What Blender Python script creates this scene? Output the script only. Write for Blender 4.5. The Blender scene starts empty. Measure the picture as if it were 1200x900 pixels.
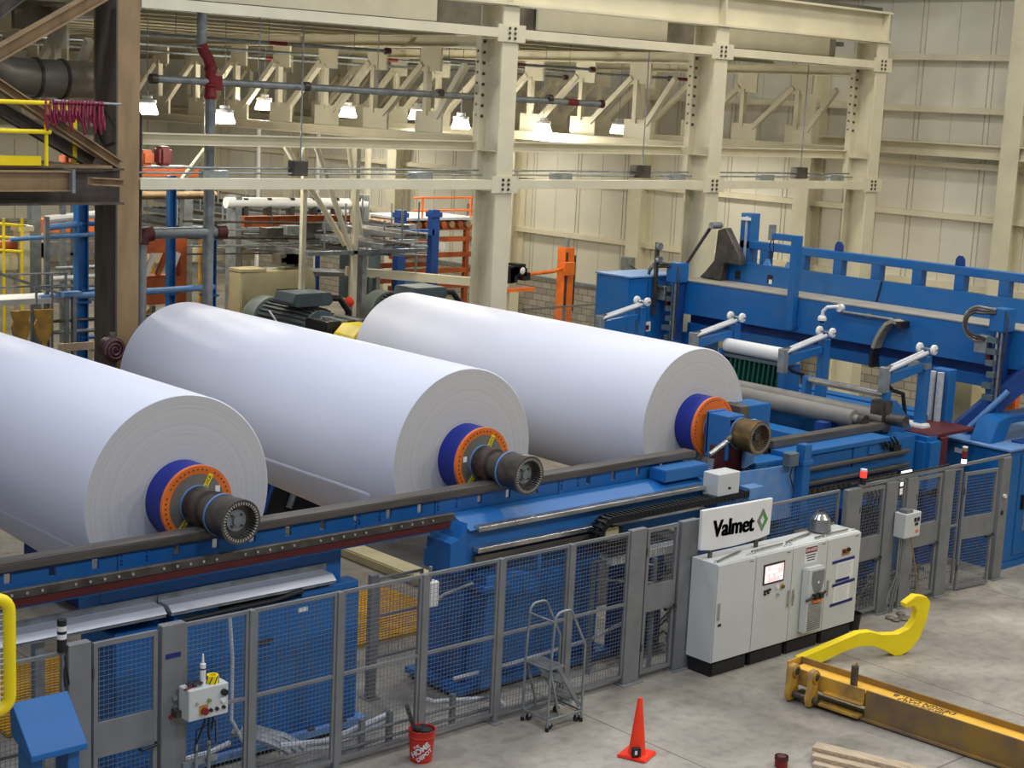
import bpy, bmesh, math, random
from mathutils import Vector, Matrix
from math import sin, cos, pi, radians, sqrt
random.seed(7)
S = bpy.context.scene
COL = S.collection

# ---------------------------------------------------------------- camera
cam_d = bpy.data.cameras.new('camera'); cam = bpy.data.objects.new('camera', cam_d); COL.objects.link(cam)
cam_d.sensor_width = 36; cam_d.lens = 36*1887.09/1200; cam_d.clip_start = .1; cam_d.clip_end = 300
def cam_matrix(yaw, pitch, roll):
    cy, sy, cp, sp = cos(yaw), sin(yaw), cos(pitch), sin(pitch)
    f = Vector((cy*cp, sy*cp, -sp)); r = Vector((sy, -cy, 0)); u = r.cross(f)
    r2 = cos(roll)*r + sin(roll)*u; u2 = -sin(roll)*r + cos(roll)*u
    return Matrix((r2, u2, -f)).transposed().to_4x4()
cam.matrix_world = Matrix.Translation((0, 0, 7.4)) @ cam_matrix(radians(47.524), radians(9.9316), radians(2.724))
S.camera = cam

# ---------------------------------------------------------------- light
S.view_settings.view_transform = 'Standard'; S.view_settings.look = 'None'
S.view_settings.exposure = 0.0; S.view_settings.gamma = 1; S.view_settings.use_curve_mapping = False
W = bpy.data.worlds.new('hall_air'); S.world = W; W.use_nodes = True
W.node_tree.nodes['Background'].inputs[0].default_value = (.86, .89, 1, 1)
W.node_tree.nodes['Background'].inputs[1].default_value = .2
def area(name, loc, size, power, col, rot=(0, 0, 0), sy=None):
    l = bpy.data.lights.new(name, 'AREA'); l.energy = power; l.color = col; l.size = size
    if sy: l.shape = 'RECTANGLE'; l.size_y = sy
    o = bpy.data.objects.new(name, l); o.location = loc; o.rotation_euler = rot; COL.objects.link(o); return o
COOL = (.76, .83, 1.0); WARM = (1.0, .94, .83); NEUT = (1.0, .96, .89)
# rows of high-bay lamps under the hall roof, cooler over the aisle on the left
for i, (x, y, p, c) in enumerate((
        (5, 13, 340, COOL), (6, 20, 340, COOL), (12.5, 13, 300, COOL), (13, 20.5, 340, COOL),
        (20, 12, 300, NEUT), (20, 20, 380, NEUT), (27, 12, 360, WARM), (27, 19, 420, WARM), (33, 14, 300, WARM),
        (29, 5, 330, WARM))):
    area('high_bay_lamp', (x, y, 15.5), 1.2, p, c)
# unseen fill lights added above the aisle to brighten the camera-facing sides
for x, y, p, c in ((2.5, 5, 420, COOL), (9, 4, 460, COOL), (16, 3, 420, NEUT), (22, 4.5, 380, NEUT)):
    area('aisle_fill', (x, y, 12), 1.2, p, c)
# fill lights added inside the far bays, without fixtures, to brighten them
for x, y, p in ((18, 31, 150), (26, 33, 190), (33.5, 30, 105), (33.5, 38, 130), (14, 31, 170), (11.3, 27, 110), (18, 42, 200), (28, 43, 210), (33.5, 46, 140), (30, 54, 260), (20, 54, 260), (10, 50, 200)):
    area('far_bay_fill', (x, y, 6.6), .8, p, WARM)

# ---------------------------------------------------------------- helpers
def lin(c):
    c /= 255.0
    return c/12.92 if c <= .04045 else ((c+.055)/1.055)**2.4
def rgb(r, g, b): return (lin(r), lin(g), lin(b), 1)
def mat(name, col, rough=.5, metal=0, var=.12, scale=3.0, bump=0, bscale=40, emit=None, estr=0, dirt=None, dirt_amt=.35, stretch=None, coat=0, spec=None):
    m = bpy.data.materials.new(name); m.use_nodes = True
    nt = m.node_tree; N = nt.nodes; L = nt.links; b = N['Principled BSDF']
    b.inputs['Roughness'].default_value = rough; b.inputs['Metallic'].default_value = metal
    if coat: b.inputs['Coat Weight'].default_value = coat
    if spec is not None: b.inputs['Specular IOR Level'].default_value = spec
    tc = N.new('ShaderNodeTexCoord'); mp = N.new('ShaderNodeMapping'); L.new(tc.outputs['Object'], mp.inputs[0])
    if stretch: mp.inputs['Scale'].default_value = stretch
    nz = N.new('ShaderNodeTexNoise'); nz.inputs['Scale'].default_value = scale; nz.inputs['Detail'].default_value = 6
    L.new(mp.outputs[0], nz.inputs[0])
    r = N.new('ShaderNodeValToRGB'); L.new(nz.outputs[0], r.inputs[0])
    d = dirt if dirt else tuple(max(0, c*(1-var)) for c in col[:3])+(1,)
    hi = tuple(min(1, c*(1+var)) for c in col[:3])+(1,)
    if dirt:
        d = tuple(col[i]*(1-dirt_amt)+dirt[i]*dirt_amt for i in range(3))+(1,); hi = col
    r.color_ramp.elements[0].color = d; r.color_ramp.elements[0].position = .32
    r.color_ramp.elements[1].color = hi; r.color_ramp.elements[1].position = .62
    L.new(r.outputs[0], b.inputs['Base Color'])
    rr = N.new('ShaderNodeMapRange'); rr.inputs['To Min'].default_value = min(1, rough*1.2); rr.inputs['To Max'].default_value = rough*.85
    L.new(nz.outputs[0], rr.inputs[0]); L.new(rr.outputs[0], b.inputs['Roughness'])
    if bump:
        n2 = N.new('ShaderNodeTexNoise'); n2.inputs['Scale'].default_value = bscale; L.new(tc.outputs['Object'], n2.inputs[0])
        bp = N.new('ShaderNodeBump'); bp.inputs['Strength'].default_value = bump; bp.inputs['Distance'].default_value = .02
        L.new(n2.outputs[0], bp.inputs['Height']); L.new(bp.outputs[0], b.inputs['Normal'])
    if emit:
        b.inputs['Emission Color'].default_value = emit; b.inputs['Emission Strength'].default_value = estr
    return m
class G:
    def __init__(s): s.v = []; s.f = []
    def add(s, vs, fs):
        n = len(s.v); s.v += [tuple(v) for v in vs]; s.f += [tuple(i+n for i in f) for f in fs]; return s
    def box(s, x0, x1, y0, y1, z0, z1):
        return s.add([(x, y, z) for z in (z0, z1) for y in (y0, y1) for x in (x0, x1)],
                     [(0, 2, 3, 1), (4, 5, 7, 6), (0, 1, 5, 4), (2, 6, 7, 3), (0, 4, 6, 2), (1, 3, 7, 5)])
    def bar(s, p0, p1, w, h, up=(0, 0, 1)):
        p0 = Vector(p0); p1 = Vector(p1); d = (p1-p0).normalized(); up = Vector(up)
        if abs(d.dot(up)) > .98: up = Vector((0, 1, 0))
        a = d.cross(up).normalized(); b = a.cross(d)
        q = []
        for p in (p0, p1):
            for i, j in ((-1, -1), (1, -1), (1, 1), (-1, 1)): q.append(p+a*(i*w/2)+b*(j*h/2))
        return s.add(q, [(3, 2, 1, 0), (4, 5, 6, 7), (0, 1, 5, 4), (1, 2, 6, 5), (2, 3, 7, 6), (3, 0, 4, 7)])
    def lathe(s, prof, o, d, n=32, cap=True):
        o = Vector(o); d = Vector(d).normalized(); t = Vector((0, 0, 1)) if abs(d.z) < .9 else Vector((1, 0, 0))
        a = d.cross(t).normalized(); b = d.cross(a)
        vs = [o+d*h+a*(r*cos(2*pi*k/n))+b*(r*sin(2*pi*k/n)) for h, r in prof for k in range(n)]
        fs = [(i*n+k, i*n+(k+1) % n, (i+1)*n+(k+1) % n, (i+1)*n+k) for i in range(len(prof)-1) for k in range(n)]
        if cap: fs += [tuple(range(n-1, -1, -1)), tuple(range((len(prof)-1)*n, len(prof)*n))]
        return s.add(vs, fs)
    def cyl(s, p0, p1, r, r2=None, n=16):
        p0 = Vector(p0); p1 = Vector(p1)
        return s.lathe([(0, r), ((p1-p0).length, r if r2 is None else r2)], p0, p1-p0, n)
    def tube(s, pts, r, n=8, closed=False):
        P = [Vector(p) for p in pts]; m = len(P); vs = []; fs = []
        T = []
        for i in range(m):
            a = P[(i-1) % m] if (closed or i > 0) else P[i]; b = P[(i+1) % m] if (closed or i < m-1) else P[i]
            T.append((b-a).normalized())
        u = T[0].orthogonal().normalized()
        for i in range(m):
            u = (u-T[i]*u.dot(T[i])).normalized(); w = T[i].cross(u)
            for k in range(n): vs.append(P[i]+u*(r*cos(2*pi*k/n))+w*(r*sin(2*pi*k/n)))
        for i in range(m if closed else m-1):
            for k in range(n): fs.append((i*n+k, i*n+(k+1) % n, ((i+1) % m)*n+(k+1) % n, ((i+1) % m)*n+k))
        if not closed: fs += [tuple(range(n-1, -1, -1)), tuple(range((m-1)*n, m*n))]
        return s.add(vs, fs)
    def prism(s, poly, o, u, v, w):
        """polygon poly in (u,v) from o, pushed along w"""
        o = Vector(o); u = Vector(u); v = Vector(v); w = Vector(w); n = len(poly)
        vs = [o+u*a+v*b for a, b in poly]+[o+u*a+v*b+w for a, b in poly]
        return s.add(vs, [tuple(range(n-1, -1, -1)), tuple(range(n, 2*n))]+[(i, (i+1) % n, n+(i+1) % n, n+i) for i in range(n)])
    def ibeam(s, p0, p1, h, b, tf, tw, up=(0, 0, 1)):
        """h along up, flange b across"""
        p0 = Vector(p0); p1 = Vector(p1); d = (p1-p0).normalized(); up = Vector(up); up = (up-d*up.dot(d)).normalized(); a = d.cross(up)
        H = h/2; B = b/2; t = tw/2
        pl = [(-B, -H), (B, -H), (B, -H+tf), (t, -H+tf), (t, H-tf), (B, H-tf), (B, H), (-B, H), (-B, H-tf), (-t, H-tf), (-t, -H+tf), (-B, -H+tf)]
        return s.prism(pl, p0, a, up, p1-p0)
    def channel(s, p0, p1, h, b, t, up=(0, 0, 1), flip=1):
        p0 = Vector(p0); p1 = Vector(p1); d = (p1-p0).normalized(); up = Vector(up); up = (up-d*up.dot(d)).normalized(); a = d.cross(up)*flip
        H = h/2
        pl = [(0, -H), (b, -H), (b, -H+t), (t, -H+t), (t, H-t), (b, H-t), (b, H), (0, H)]
        return s.prism(pl, p0, a, up, p1-p0)
    def ball(s, c, r, n=16, m=10, sz=1):
        prof = [(-r*sz*cos(pi*i/m), max(1e-4, r*sin(pi*i/m))) for i in range(m+1)]
        return s.lathe(prof, c, (0, 0, 1), n, cap=False)
    def build(s, name, m, parent=None, bevel=0, smooth=30, xf=None):
        me = bpy.data.meshes.new(name)
        off = Vector((0, 0, 0)); q = parent
        while q: off += q.location; q = q.parent
        vs = [Vector(v)-off for v in s.v]
        if xf: vs = [xf @ v for v in vs]
        me.from_pydata(vs, [], s.f)
        bm = bmesh.new(); bm.from_mesh(me); bmesh.ops.recalc_face_normals(bm, faces=bm.faces)
        if bevel:
            es = [e for e in bm.edges if len(e.link_faces) == 2 and e.calc_face_angle(0) > .6]
            bmesh.ops.bevel(bm, geom=es, offset=bevel, segments=1 if bevel < .012 else 2, affect='EDGES', clamp_overlap=True)
        bm.to_mesh(me); bm.free()
        if smooth:
            me.polygons.foreach_set('use_smooth', [True]*len(me.polygons)); me.set_sharp_from_angle(angle=radians(smooth))
        me.materials.append(m)
        o = bpy.data.objects.new(name, me); COL.objects.link(o)
        if parent: o.parent = parent
        return o
def tag(o, label, cat, group=None, kind=None):
    o['label'] = label; o['category'] = cat
    if group: o['group'] = group
    if kind: o['kind'] = kind
    return o
def thing(name, label, cat, loc, group=None):
    o = bpy.data.objects.new(name, None); o.location = loc; o.empty_display_size = .1; COL.objects.link(o)
    return tag(o, label, cat, group)
def struct(g, name, m, **k):
    o = g.build(name, m, **k); o['kind'] = 'structure'; return o
def dup(root, loc=None, label=None, rotz=None):
    r = root.copy(); COL.objects.link(r)
    if loc is not None: r.location = loc
    if rotz is not None: r.rotation_euler = (0, 0, rotz)
    if label: r['label'] = label
    for ch in list(root.children):
        c = ch.copy(); COL.objects.link(c); c.parent = r
        for g in list(ch.children):
            d = g.copy(); COL.objects.link(d); d.parent = c
    return r
def text(name, body, size, depth, m, parent, mw, bold=0, align='CENTER', shear=0):
    """lettering as real extruded geometry; mw places its local x/y plane in the world"""
    cu = bpy.data.curves.new(name, 'FONT'); cu.body = body; cu.size = size; cu.extrude = depth; cu.offset = bold; cu.align_x = align; cu.align_y = 'CENTER'; cu.shear = shear
    t = bpy.data.objects.new(name, cu); COL.objects.link(t)
    dg = bpy.context.evaluated_depsgraph_get(); me = bpy.data.meshes.new_from_object(t.evaluated_get(dg))
    bpy.data.objects.remove(t)
    off = Vector((0, 0, 0)); q = parent
    while q: off += q.location; q = q.parent
    me.transform(Matrix.Translation(-off) @ mw); me.materials.clear(); me.materials.append(m)
    o = bpy.data.objects.new(name, me); COL.objects.link(o)
    if parent: o.parent = parent
    return o
def face_y(x, y, z):
    """text frame facing -Y (towards the aisle)"""
    return Matrix(((1, 0, 0, x), (0, 0, -1, y), (0, 1, 0, z), (0, 0, 0, 1)))
def arc(c, r, a0, a1, n, u, v):
    c = Vector(c); u = Vector(u); v = Vector(v)
    return [c+u*(r*cos(a0+(a1-a0)*i/n))+v*(r*sin(a0+(a1-a0)*i/n)) for i in range(n+1)]

# ---------------------------------------------------------------- materials
M = {}
M['blue'] = mat('blue_machine_paint', rgb(16, 100, 168), .42, scale=1.6, dirt=rgb(80, 116, 140), dirt_amt=.28)
M['blue_dark'] = mat('dark_blue_paint', rgb(18, 62, 128), .5, var=.15)
M['blue_light'] = mat('pale_dusty_blue_paint', rgb(88, 140, 196), .5, dirt=rgb(150, 165, 180), dirt_amt=.4, scale=4)
M['core'] = mat('royal_blue_core', rgb(12, 38, 140), .5, var=.06)
M['orange'] = mat('orange_paint', rgb(236, 118, 38), .5, var=.1)
M['rack_orange'] = mat('orange_rack_paint', rgb(158, 76, 30), .55, var=.3)
M['cream'] = mat('cream_steel_paint', rgb(214, 207, 178), .6, var=.07, scale=1.2)
M['panel'] = mat('cream_wall_sheet', rgb(213, 209, 190), .55, var=.05, scale=.7)
M['white'] = mat('white_paint', rgb(232, 232, 228), .5, var=.04)
M['paper_w'] = mat('paper_sheet', rgb(235, 235, 230), .8, var=.04)
M['grey'] = mat('fence_grey_paint', rgb(122, 123, 122), .5, var=.1)
M['mesh'] = mat('mesh_wire_grey', rgb(118, 120, 122), .5, var=.1)
M['enclosure'] = mat('light_grey_enclosure_paint', rgb(206, 208, 202), .5, var=.03, scale=2)
M['black'] = mat('black_plastic', rgb(24, 24, 26), .5)
M['dark'] = mat('dark_oily_steel', rgb(84, 79, 73), .36, .55, var=.35, scale=5)
M['rail'] = mat('worn_dark_rail_steel', rgb(92, 87, 80), .42, .3, var=.3, scale=4, stretch=(.3, 3, 3))
M['steel'] = mat('bright_steel', rgb(190, 190, 186), .25, .9, var=.2, scale=4)
M['alu'] = mat('brushed_aluminium', rgb(196, 198, 202), .5, .25, var=.12, scale=3, stretch=(.2, 4, 4))
M['galv'] = mat('galvanised_pipe', rgb(140, 146, 146), .42, .5, var=.2, scale=6)
M['maroon'] = mat('maroon_paint', rgb(84, 24, 24), .5)
M['red'] = mat('red_paint', rgb(126, 24, 26), .45)
M['yellow'] = mat('safety_yellow_paint', rgb(255, 222, 10), .42, var=.08)
M['ochre'] = mat('worn_ochre_yellow_paint', rgb(206, 160, 58), .5, dirt=rgb(122, 98, 74), dirt_amt=.85, scale=3.2)
M['cone'] = mat('fluorescent_orange_plastic', rgb(255, 62, 28), .45, var=.05)
M['rubber'] = mat('black_rubber', rgb(30, 30, 30), .8)
M['brown'] = mat('soot_brown_steel', rgb(98, 88, 74), .65, dirt=rgb(54, 48, 42), dirt_amt=.7, scale=2.2, stretch=(2, 2, .4))
M['ochre_web'] = mat('ochre_yellow_web', rgb(238, 184, 66), .45, var=.1, scale=3)
M['dirty'] = mat('brown_worn_plate', rgb(150, 118, 52), .5, dirt=rgb(100, 84, 78), dirt_amt=.9, scale=2.2)
M['tan'] = mat('tan_steel', rgb(158, 130, 92), .65, dirt=rgb(104, 86, 62), dirt_amt=.6, scale=2, stretch=(2, 2, .5))
M['duct'] = mat('grimy_duct_steel', rgb(136, 130, 116), .4, .4, var=.25, scale=2)
M['wood'] = mat('pale_timber', rgb(186, 166, 138), .7, var=.25, scale=8, stretch=(6, .5, 6))
M['motor'] = mat('motor_grey_green', rgb(88, 104, 108), .5, var=.12)
M['green'] = mat('dark_green_paint', rgb(20, 84, 66), .45)
M['ink'] = mat('black_lettering', rgb(40, 40, 42), .6)
M['tape'] = mat('blue_tape', rgb(26, 34, 110), .6)
M['beige'] = mat('beige_sheet_metal', rgb(206, 194, 150), .5, var=.08)
M['lamp'] = mat('lit_lamp_lens', rgb(255, 250, 235), .5, emit=(1, .95, .84, 1), estr=9)
M['screen'] = mat('lit_screen', rgb(230, 200, 200), .4, emit=(1, .82, .80, 1), estr=.55)
M['screen_w'] = mat('lit_screen_tiles', rgb(250, 250, 250), .4, emit=(1, .95, .95, 1), estr=.95)
M['red_lamp'] = mat('lit_red_beacon', rgb(230, 30, 30), .4, emit=(1, .05, .04, 1), estr=1.2)
M['white_lamp'] = mat('lit_white_beacon', rgb(250, 250, 250), .4, emit=(1, 1, 1, 1), estr=1.5)
# ================================================================ setting
def floor_material():
    m = bpy.data.materials.new('polished_concrete'); m.use_nodes = True; nt = m.node_tree; N = nt.nodes; L = nt.links; b = N['Principled BSDF']
    tc = N.new('ShaderNodeTexCoord')
    n1 = N.new('ShaderNodeTexNoise'); n1.inputs['Scale'].default_value = .55; n1.inputs['Detail'].default_value = 9; n1.inputs['Roughness'].default_value = .62; n1.inputs['Distortion'].default_value = .6
    L.new(tc.outputs['Object'], n1.inputs[0])
    r = N.new('ShaderNodeValToRGB'); L.new(n1.outputs[0], r.inputs[0]); e = r.color_ramp.elements
    e[0].position = .30; e[0].color = rgb(118, 111, 101); e[1].position = .70; e[1].color = rgb(184, 177, 163)
    el = e.new(.5); el.color = rgb(156, 149, 136)
    n2 = N.new('ShaderNodeTexNoise'); n2.inputs['Scale'].default_value = 6; n2.inputs['Detail'].default_value = 8; L.new(tc.outputs['Object'], n2.inputs[0])
    r2 = N.new('ShaderNodeValToRGB'); L.new(n2.outputs[0], r2.inputs[0]); r2.color_ramp.elements[0].position = .33; r2.color_ramp.elements[0].color = (.72, .72, .72, 1); r2.color_ramp.elements[1].position = .52; r2.color_ramp.elements[1].color = (1, 1, 1, 1)
    mx = N.new('ShaderNodeMix'); mx.data_type = 'RGBA'; mx.blend_type = 'MULTIPLY'; mx.inputs[0].default_value = .7
    L.new(r.outputs[0], mx.inputs[6]); L.new(r2.outputs[0], mx.inputs[7])
    # saw-cut joints between the slabs
    br = N.new('ShaderNodeTexBrick'); br.offset = 0; mp = N.new('ShaderNodeMapping'); L.new(tc.outputs['Object'], mp.inputs[0]); mp.inputs['Location'].default_value = (-13.55, -9.6, 0); L.new(mp.outputs[0], br.inputs[0])
    br.inputs['Scale'].default_value = 1; br.inputs['Brick Width'].default_value = 4.6; br.inputs['Row Height'].default_value = 4.6; br.inputs['Mortar Size'].default_value = .011; br.inputs['Mortar Smooth'].default_value = .3
    br.inputs['Color1'].default_value = (1, 1, 1, 1); br.inputs['Color2'].default_value = (.93, .93, .93, 1); br.inputs['Mortar'].default_value = (.35, .34, .32, 1)
    m2 = N.new('ShaderNodeMix'); m2.data_type = 'RGBA'; m2.blend_type = 'MULTIPLY'; m2.inputs[0].default_value = 1
    L.new(mx.outputs[2], m2.inputs[6]); L.new(br.outputs[0], m2.inputs[7]); L.new(m2.outputs[2], b.inputs['Base Color'])
    b.inputs['Roughness'].default_value = .55
    return m
M['floor'] = floor_material()
struct(G().box(-6, 40, 2, 64, -.3, 0), 'floor', M['floor'], smooth=0)
XW = 36.0
struct(G().box(XW, XW+.25, 2, 62.5, 1.82, 19), 'wall_right', M['panel'], smooth=0)
# concrete-block base of the wall
def block_material():
    m = bpy.data.materials.new('concrete_block'); m.use_nodes = True; nt = m.node_tree; N = nt.nodes; L = nt.links; b = N['Principled BSDF']
    tc = N.new('ShaderNodeTexCoord'); sx = N.new('ShaderNodeSeparateXYZ'); L.new(tc.outputs['Object'], sx.inputs[0])
    ad = N.new('ShaderNodeMath'); ad.operation = 'ADD'; L.new(sx.outputs[0], ad.inputs[0]); L.new(sx.outputs[1], ad.inputs[1])
    cx = N.new('ShaderNodeCombineXYZ'); L.new(ad.outputs[0], cx.inputs[0]); L.new(sx.outputs[2], cx.inputs[1])
    br = N.new('ShaderNodeTexBrick'); L.new(cx.outputs[0], br.inputs[0]); br.inputs['Scale'].default_value = 1
    br.inputs['Brick Width'].default_value = .42; br.inputs['Row Height'].default_value = .21; br.inputs['Mortar Size'].default_value = .012
    br.inputs['Color1'].default_value = rgb(176, 170, 152); br.inputs['Color2'].default_value = rgb(150, 144, 128); br.inputs['Mortar'].default_value = rgb(112, 106, 94)
    L.new(br.outputs[0], b.inputs['Base Color']); b.inputs['Roughness'].default_value = .9
    bp = N.new('ShaderNodeBump'); bp.inputs['Strength'].default_value = .5; bp.inputs['Distance'].default_value = .02; L.new(br.outputs['Fac'], bp.inputs['Height']); bp.invert = True; L.new(bp.outputs[0], b.inputs['Normal'])
    return m
M['block'] = block_material()
struct(G().box(XW-.08, XW+.25, 2, 62.5, 0, 1.76), 'wall_right_base', M['block'], smooth=0)
struct(G().box(XW-.14, XW+.25, 2, 62.5, 1.76, 1.84), 'trim_1', M['galv'], smooth=0)
struct(G().box(-6, 36.25, 62, 62.3, 0, 19), 'wall_back', M['panel'], smooth=0)
# sheet joints of the wall cladding: pairs of narrow raised seams
g = G(); y = 14.0
seam_m = mat('seam_joint_grey', rgb(176, 170, 146), .6)  # a somewhat darker grey for the sheet joints
while y < 61:
    g.box(XW-.012, XW+.01, y, y+.025, 1.84, 19).box(XW-.012, XW+.01, y+.14, y+.165, 1.84, 19)
    g.box(XW-.006, XW+.01, y+1.1, y+1.115, 1.84, 19)
    y += 2.05
struct(g, 'trim_2', seam_m, smooth=0)
g = G(); x = 2.0
while x < 36:
    g.box(x, x+.04, 61.985, 62.01, .2, 9.5); x += 1.0
struct(g, 'trim_3', seam_m, smooth=0)
# girts along the right wall
n = 4
for z in (10.6, 9.03, 7.73, 6.36, 5.07, 3.31):
    g = G(); g.channel((XW-.2, 2, z), (XW-.2, 62, z), .12, .2, .025, flip=1)
    g.box(XW-.22, XW-.195, 2, 62, z-.09, z+.06)
    struct(g, 'trim_%d' % n, M['cream'], smooth=0); n += 1
# wall columns
for y in (14.8, 21.2, 27.4, 33.6, 39.3, 45.5, 52, 58):
    g = G(); g.ibeam((XW-.32, y, 0), (XW-.32, y, 19 if y < 24 else 9.2), .6, .5, .04, .03, up=(1, 0, 0))
    struct(g, 'wall_column', M['cream'], smooth=0); 
for k, z in enumerate((3.31, 5.07, 7.0)):
    struct(G().box(2, 36, 61.86, 62, z-.06, z+.06), 'trim_%d' % (20+k), M['cream'], smooth=0)
struct(G().box(2, 36, 61.85, 62, 0, 1.8), 'wall_back_base', M['block'], smooth=0)
# wind beam between the last hall column and the wall column
g = G(); g.ibeam((35.55, 14, 6.72), (35.55, 27, 6.72), .34, .3, .03, .02)
struct(g, 'trim_24', M['cream'], smooth=0)

# columns of the row between the hall and the far bay
def hall_column(x, name_lab, m_web, m_fl, ztop=9.17):
    t = thing('steel_column', name_lab, 'column', (x, 23.3, 0), 'columns between the hall and the far bay' if False else None)
    g = G(); g.box(x-.2, x+.2, 23.0, 23.045, .04, ztop); g.build('front_flange', m_fl, t, smooth=0)
    g = G(); g.box(x-.2, x+.2, 23.6, 23.645, .04, ztop); g.box(x-.2, x-.185, 23.645, 23.75, 5.9, 8.6); g.build('rear_flange', m_fl, t, smooth=0)
    G().box(x-.015, x+.015, 23.045, 23.6, .04, ztop).build('web', m_web, t, smooth=0)
    g = G()
    for z in (5.7, 6.45, 8.55):
        g.box(x-.19, x+.19, 23.045, 23.6, z, z+.025)
    g.build('stiffener', m_web, t, smooth=0)
    G().box(x-.35, x+.35, 22.9, 23.75, 0, .04).build('base_plate', m_web, t, smooth=0)
    return t
cl = hall_column(12.65, 'soot-brown steel column at the left, dirty and dark, carrying the mezzanine beam', M['brown'], M['tan'], 12)
G().box(12.43, 12.46, 22.98, 23.66, 0.04, 12).build('cover_plate', M['brown'], cl, smooth=0)
cols = [(20.61, 'cream steel column behind the gap between the middle and right paper rolls'),
        (26.65, 'cream steel column behind the far blue cabinet of the unwinder'),
        (32.42, 'cream steel column nearest the cream sheet wall, at the end of the crane girder')]
for x, lab in cols:
    t = hall_column(x, lab, M['cream'], M['cream'])
    for z in (5.84, 8.66):
        q = G().box(x-.34, x+.34, 22.965, 22.998, z-.16, z+.16).build('splice_plate', M['cream'], t, smooth=0)
        g = G()
        for i in (-1, 1):
            for j in (-.09, 0, .09): g.cyl((x+i*.07, 22.94, z+j), (x+i*.07, 22.97, z+j), .026, n=8)
        g.build('bolt', M['dark'], q)['kind'] = 'stuff'
    g = G(); z = 7.1
    while z < 8.5: g.cyl((x-.13, 23.57, z), (x-.13, 23.6, z), .03, n=8); z += .2
    for z in (7.1, 7.3, 7.5, 7.7, 7.9, 8.1, 8.3): g.box(x-.205, x-.199, 23.66, 23.71, z, z+.045)
    g.build('bolt_row', M['dark'], t)['kind'] = 'stuff'
# beams along the column row
def beam_thing(lab, parts, cat='beam', name='steel_beam'):
    t = thing(name, lab, cat, parts[0][0][0])
    for (p0, p1, h, b, m, nm) in parts:
        G().ibeam(p0, p1, h, b, .03, .025).build(nm, m, t, smooth=0)
    return t
xs = [12.83, 20.41, 20.81, 26.45, 26.85, 32.22]
for z, h, lab in ((5.84, .15, 'lowest'), (8.66, .15, 'uppermost')):
    for i, (a, b) in enumerate(((12.86, 20.27), (20.95, 26.31), (26.99, 32.08))):
        t = thing('tie_beam', '%s cream tie beam spanning the %s bay of the column row' % (lab, ('left', 'middle', 'right')[i]), 'beam', ((a+b)/2, 23, z-h/2))
        g = G(); g.channel((a, 22.99, z), (b, 22.99, z), .16, .16, .02, flip=-1); g.box(a, b, 22.97, 22.992, z-.085, z+.085)
        g.build('web', M['cream'], t, smooth=0)
        g = G(); g.box(a, b, 23.16, 23.3, z+.02, z+.08); g.build('stiffener', M['cream'], t, smooth=0)
for i, (a, b) in enumerate(((12.9, 20.4), (20.85, 26.4), (26.9, 32.2))):
    t = thing('bay_beam', 'deep cream beam under the trusses in the %s bay of the column row' % ('left', 'middle', 'right')[i], 'beam', ((a+b)/2, 23.72, 6.4))
    G().ibeam((a, 23.76, 6.53), (b, 23.76, 6.53), .19, .24, .02, .02).build('beam', M['cream'], t, smooth=0)
t = thing('crane_girder', 'deep cream crane girder running along the top of the column row', 'girder', (20, 23, 9.17))
G().ibeam((6, 23.15, 9.53), (32.62, 23.15, 9.53), .71, .42, .045, .03).build('girder', M['cream'], t, smooth=0)
for x in (20.61, 26.65, 32.5):
    G().box(x-.02, x+.02, 22.95, 23.35, 9.21, 9.84).build('stiffener', M['cream'], t, smooth=0)
G().box(6, 32.4, 23.1, 23.2, 9.89, 9.98).build('crane_rail', M['rail'], t, smooth=0)
# fascia sheets under the girder, set back, with gaps by each column
for i, (a, b) in enumerate(((13, 19.7), (22.3, 26.1), (28.0, 31.8))):
    struct(G().box(a, b, 24.1, 24.16, 8.83, 9.5), 'trim_%d' % (30+i), M['cream'], smooth=0)
struct(G().box(13, 32.3, 24.3, 24.36, 8.8, 9.5), 'trim_34', M['duct'], smooth=0)  # darker sheet behind the fascia, filling the gaps
# far-bay roof: deck, purlins along the row, trusses across it
struct(G().box(2, 32.75, 24.4, 62, 9.1, 9.2), 'ceiling', mat('darkened_roof_deck', rgb(104, 102, 92), .8), smooth=0)  # deck colour darkened to paint in the dark gaps between lit purlins
pn = 40
y = 24.9
while y < 60:
    g = G(); g.channel((4, y, 8.78), (32.7, y, 8.78), .26, .09, .015, flip=1)
    struct(g, 'trim_%d' % pn, M['cream'], smooth=0); pn += 1
    y += 1.6 if y < 40 else 2.6
def truss(x, lab, ny=13):
    t = thing('roof_truss', lab, 'truss', (x, 24, 6.5))
    zt, zb, st = 8.35, 6.78, 1.75
    G().ibeam((x, 23.75, 8.5), (x, 60, 8.5), .24, .3, .03, .025).build('top_chord', M['cream'], t, smooth=0)
    G().ibeam((x, 23.75, 6.62), (x, 60, 6.62), .2, .3, .03, .025).build('bottom_chord', M['cream'], t, smooth=0)
    for k in range(ny):
        y = 25.35+k*st
        G().box(x-.025, x+.025, y-.34, y+.3, 7.92, 8.4).build('gusset_plate', M['cream'], t, smooth=0)
        G().box(x-.025, x+.025, y-.42, y+.4, 6.7, 7.14).build('gusset_plate', M['cream'], t, smooth=0)
        g = G(); g.box(x-.06, x+.06, y+.02, y+.14, 7.05, 8.0); g.build('upright', M['cream'], t, smooth=0)
        yn = y-st if k else 24.05
        g = G(); g.bar((x, y-.26, 7.02), (x, yn+.22, 8.06), .12, .12); g.build('diagonal', M['cream'], t, smooth=0)
    return t
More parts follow.
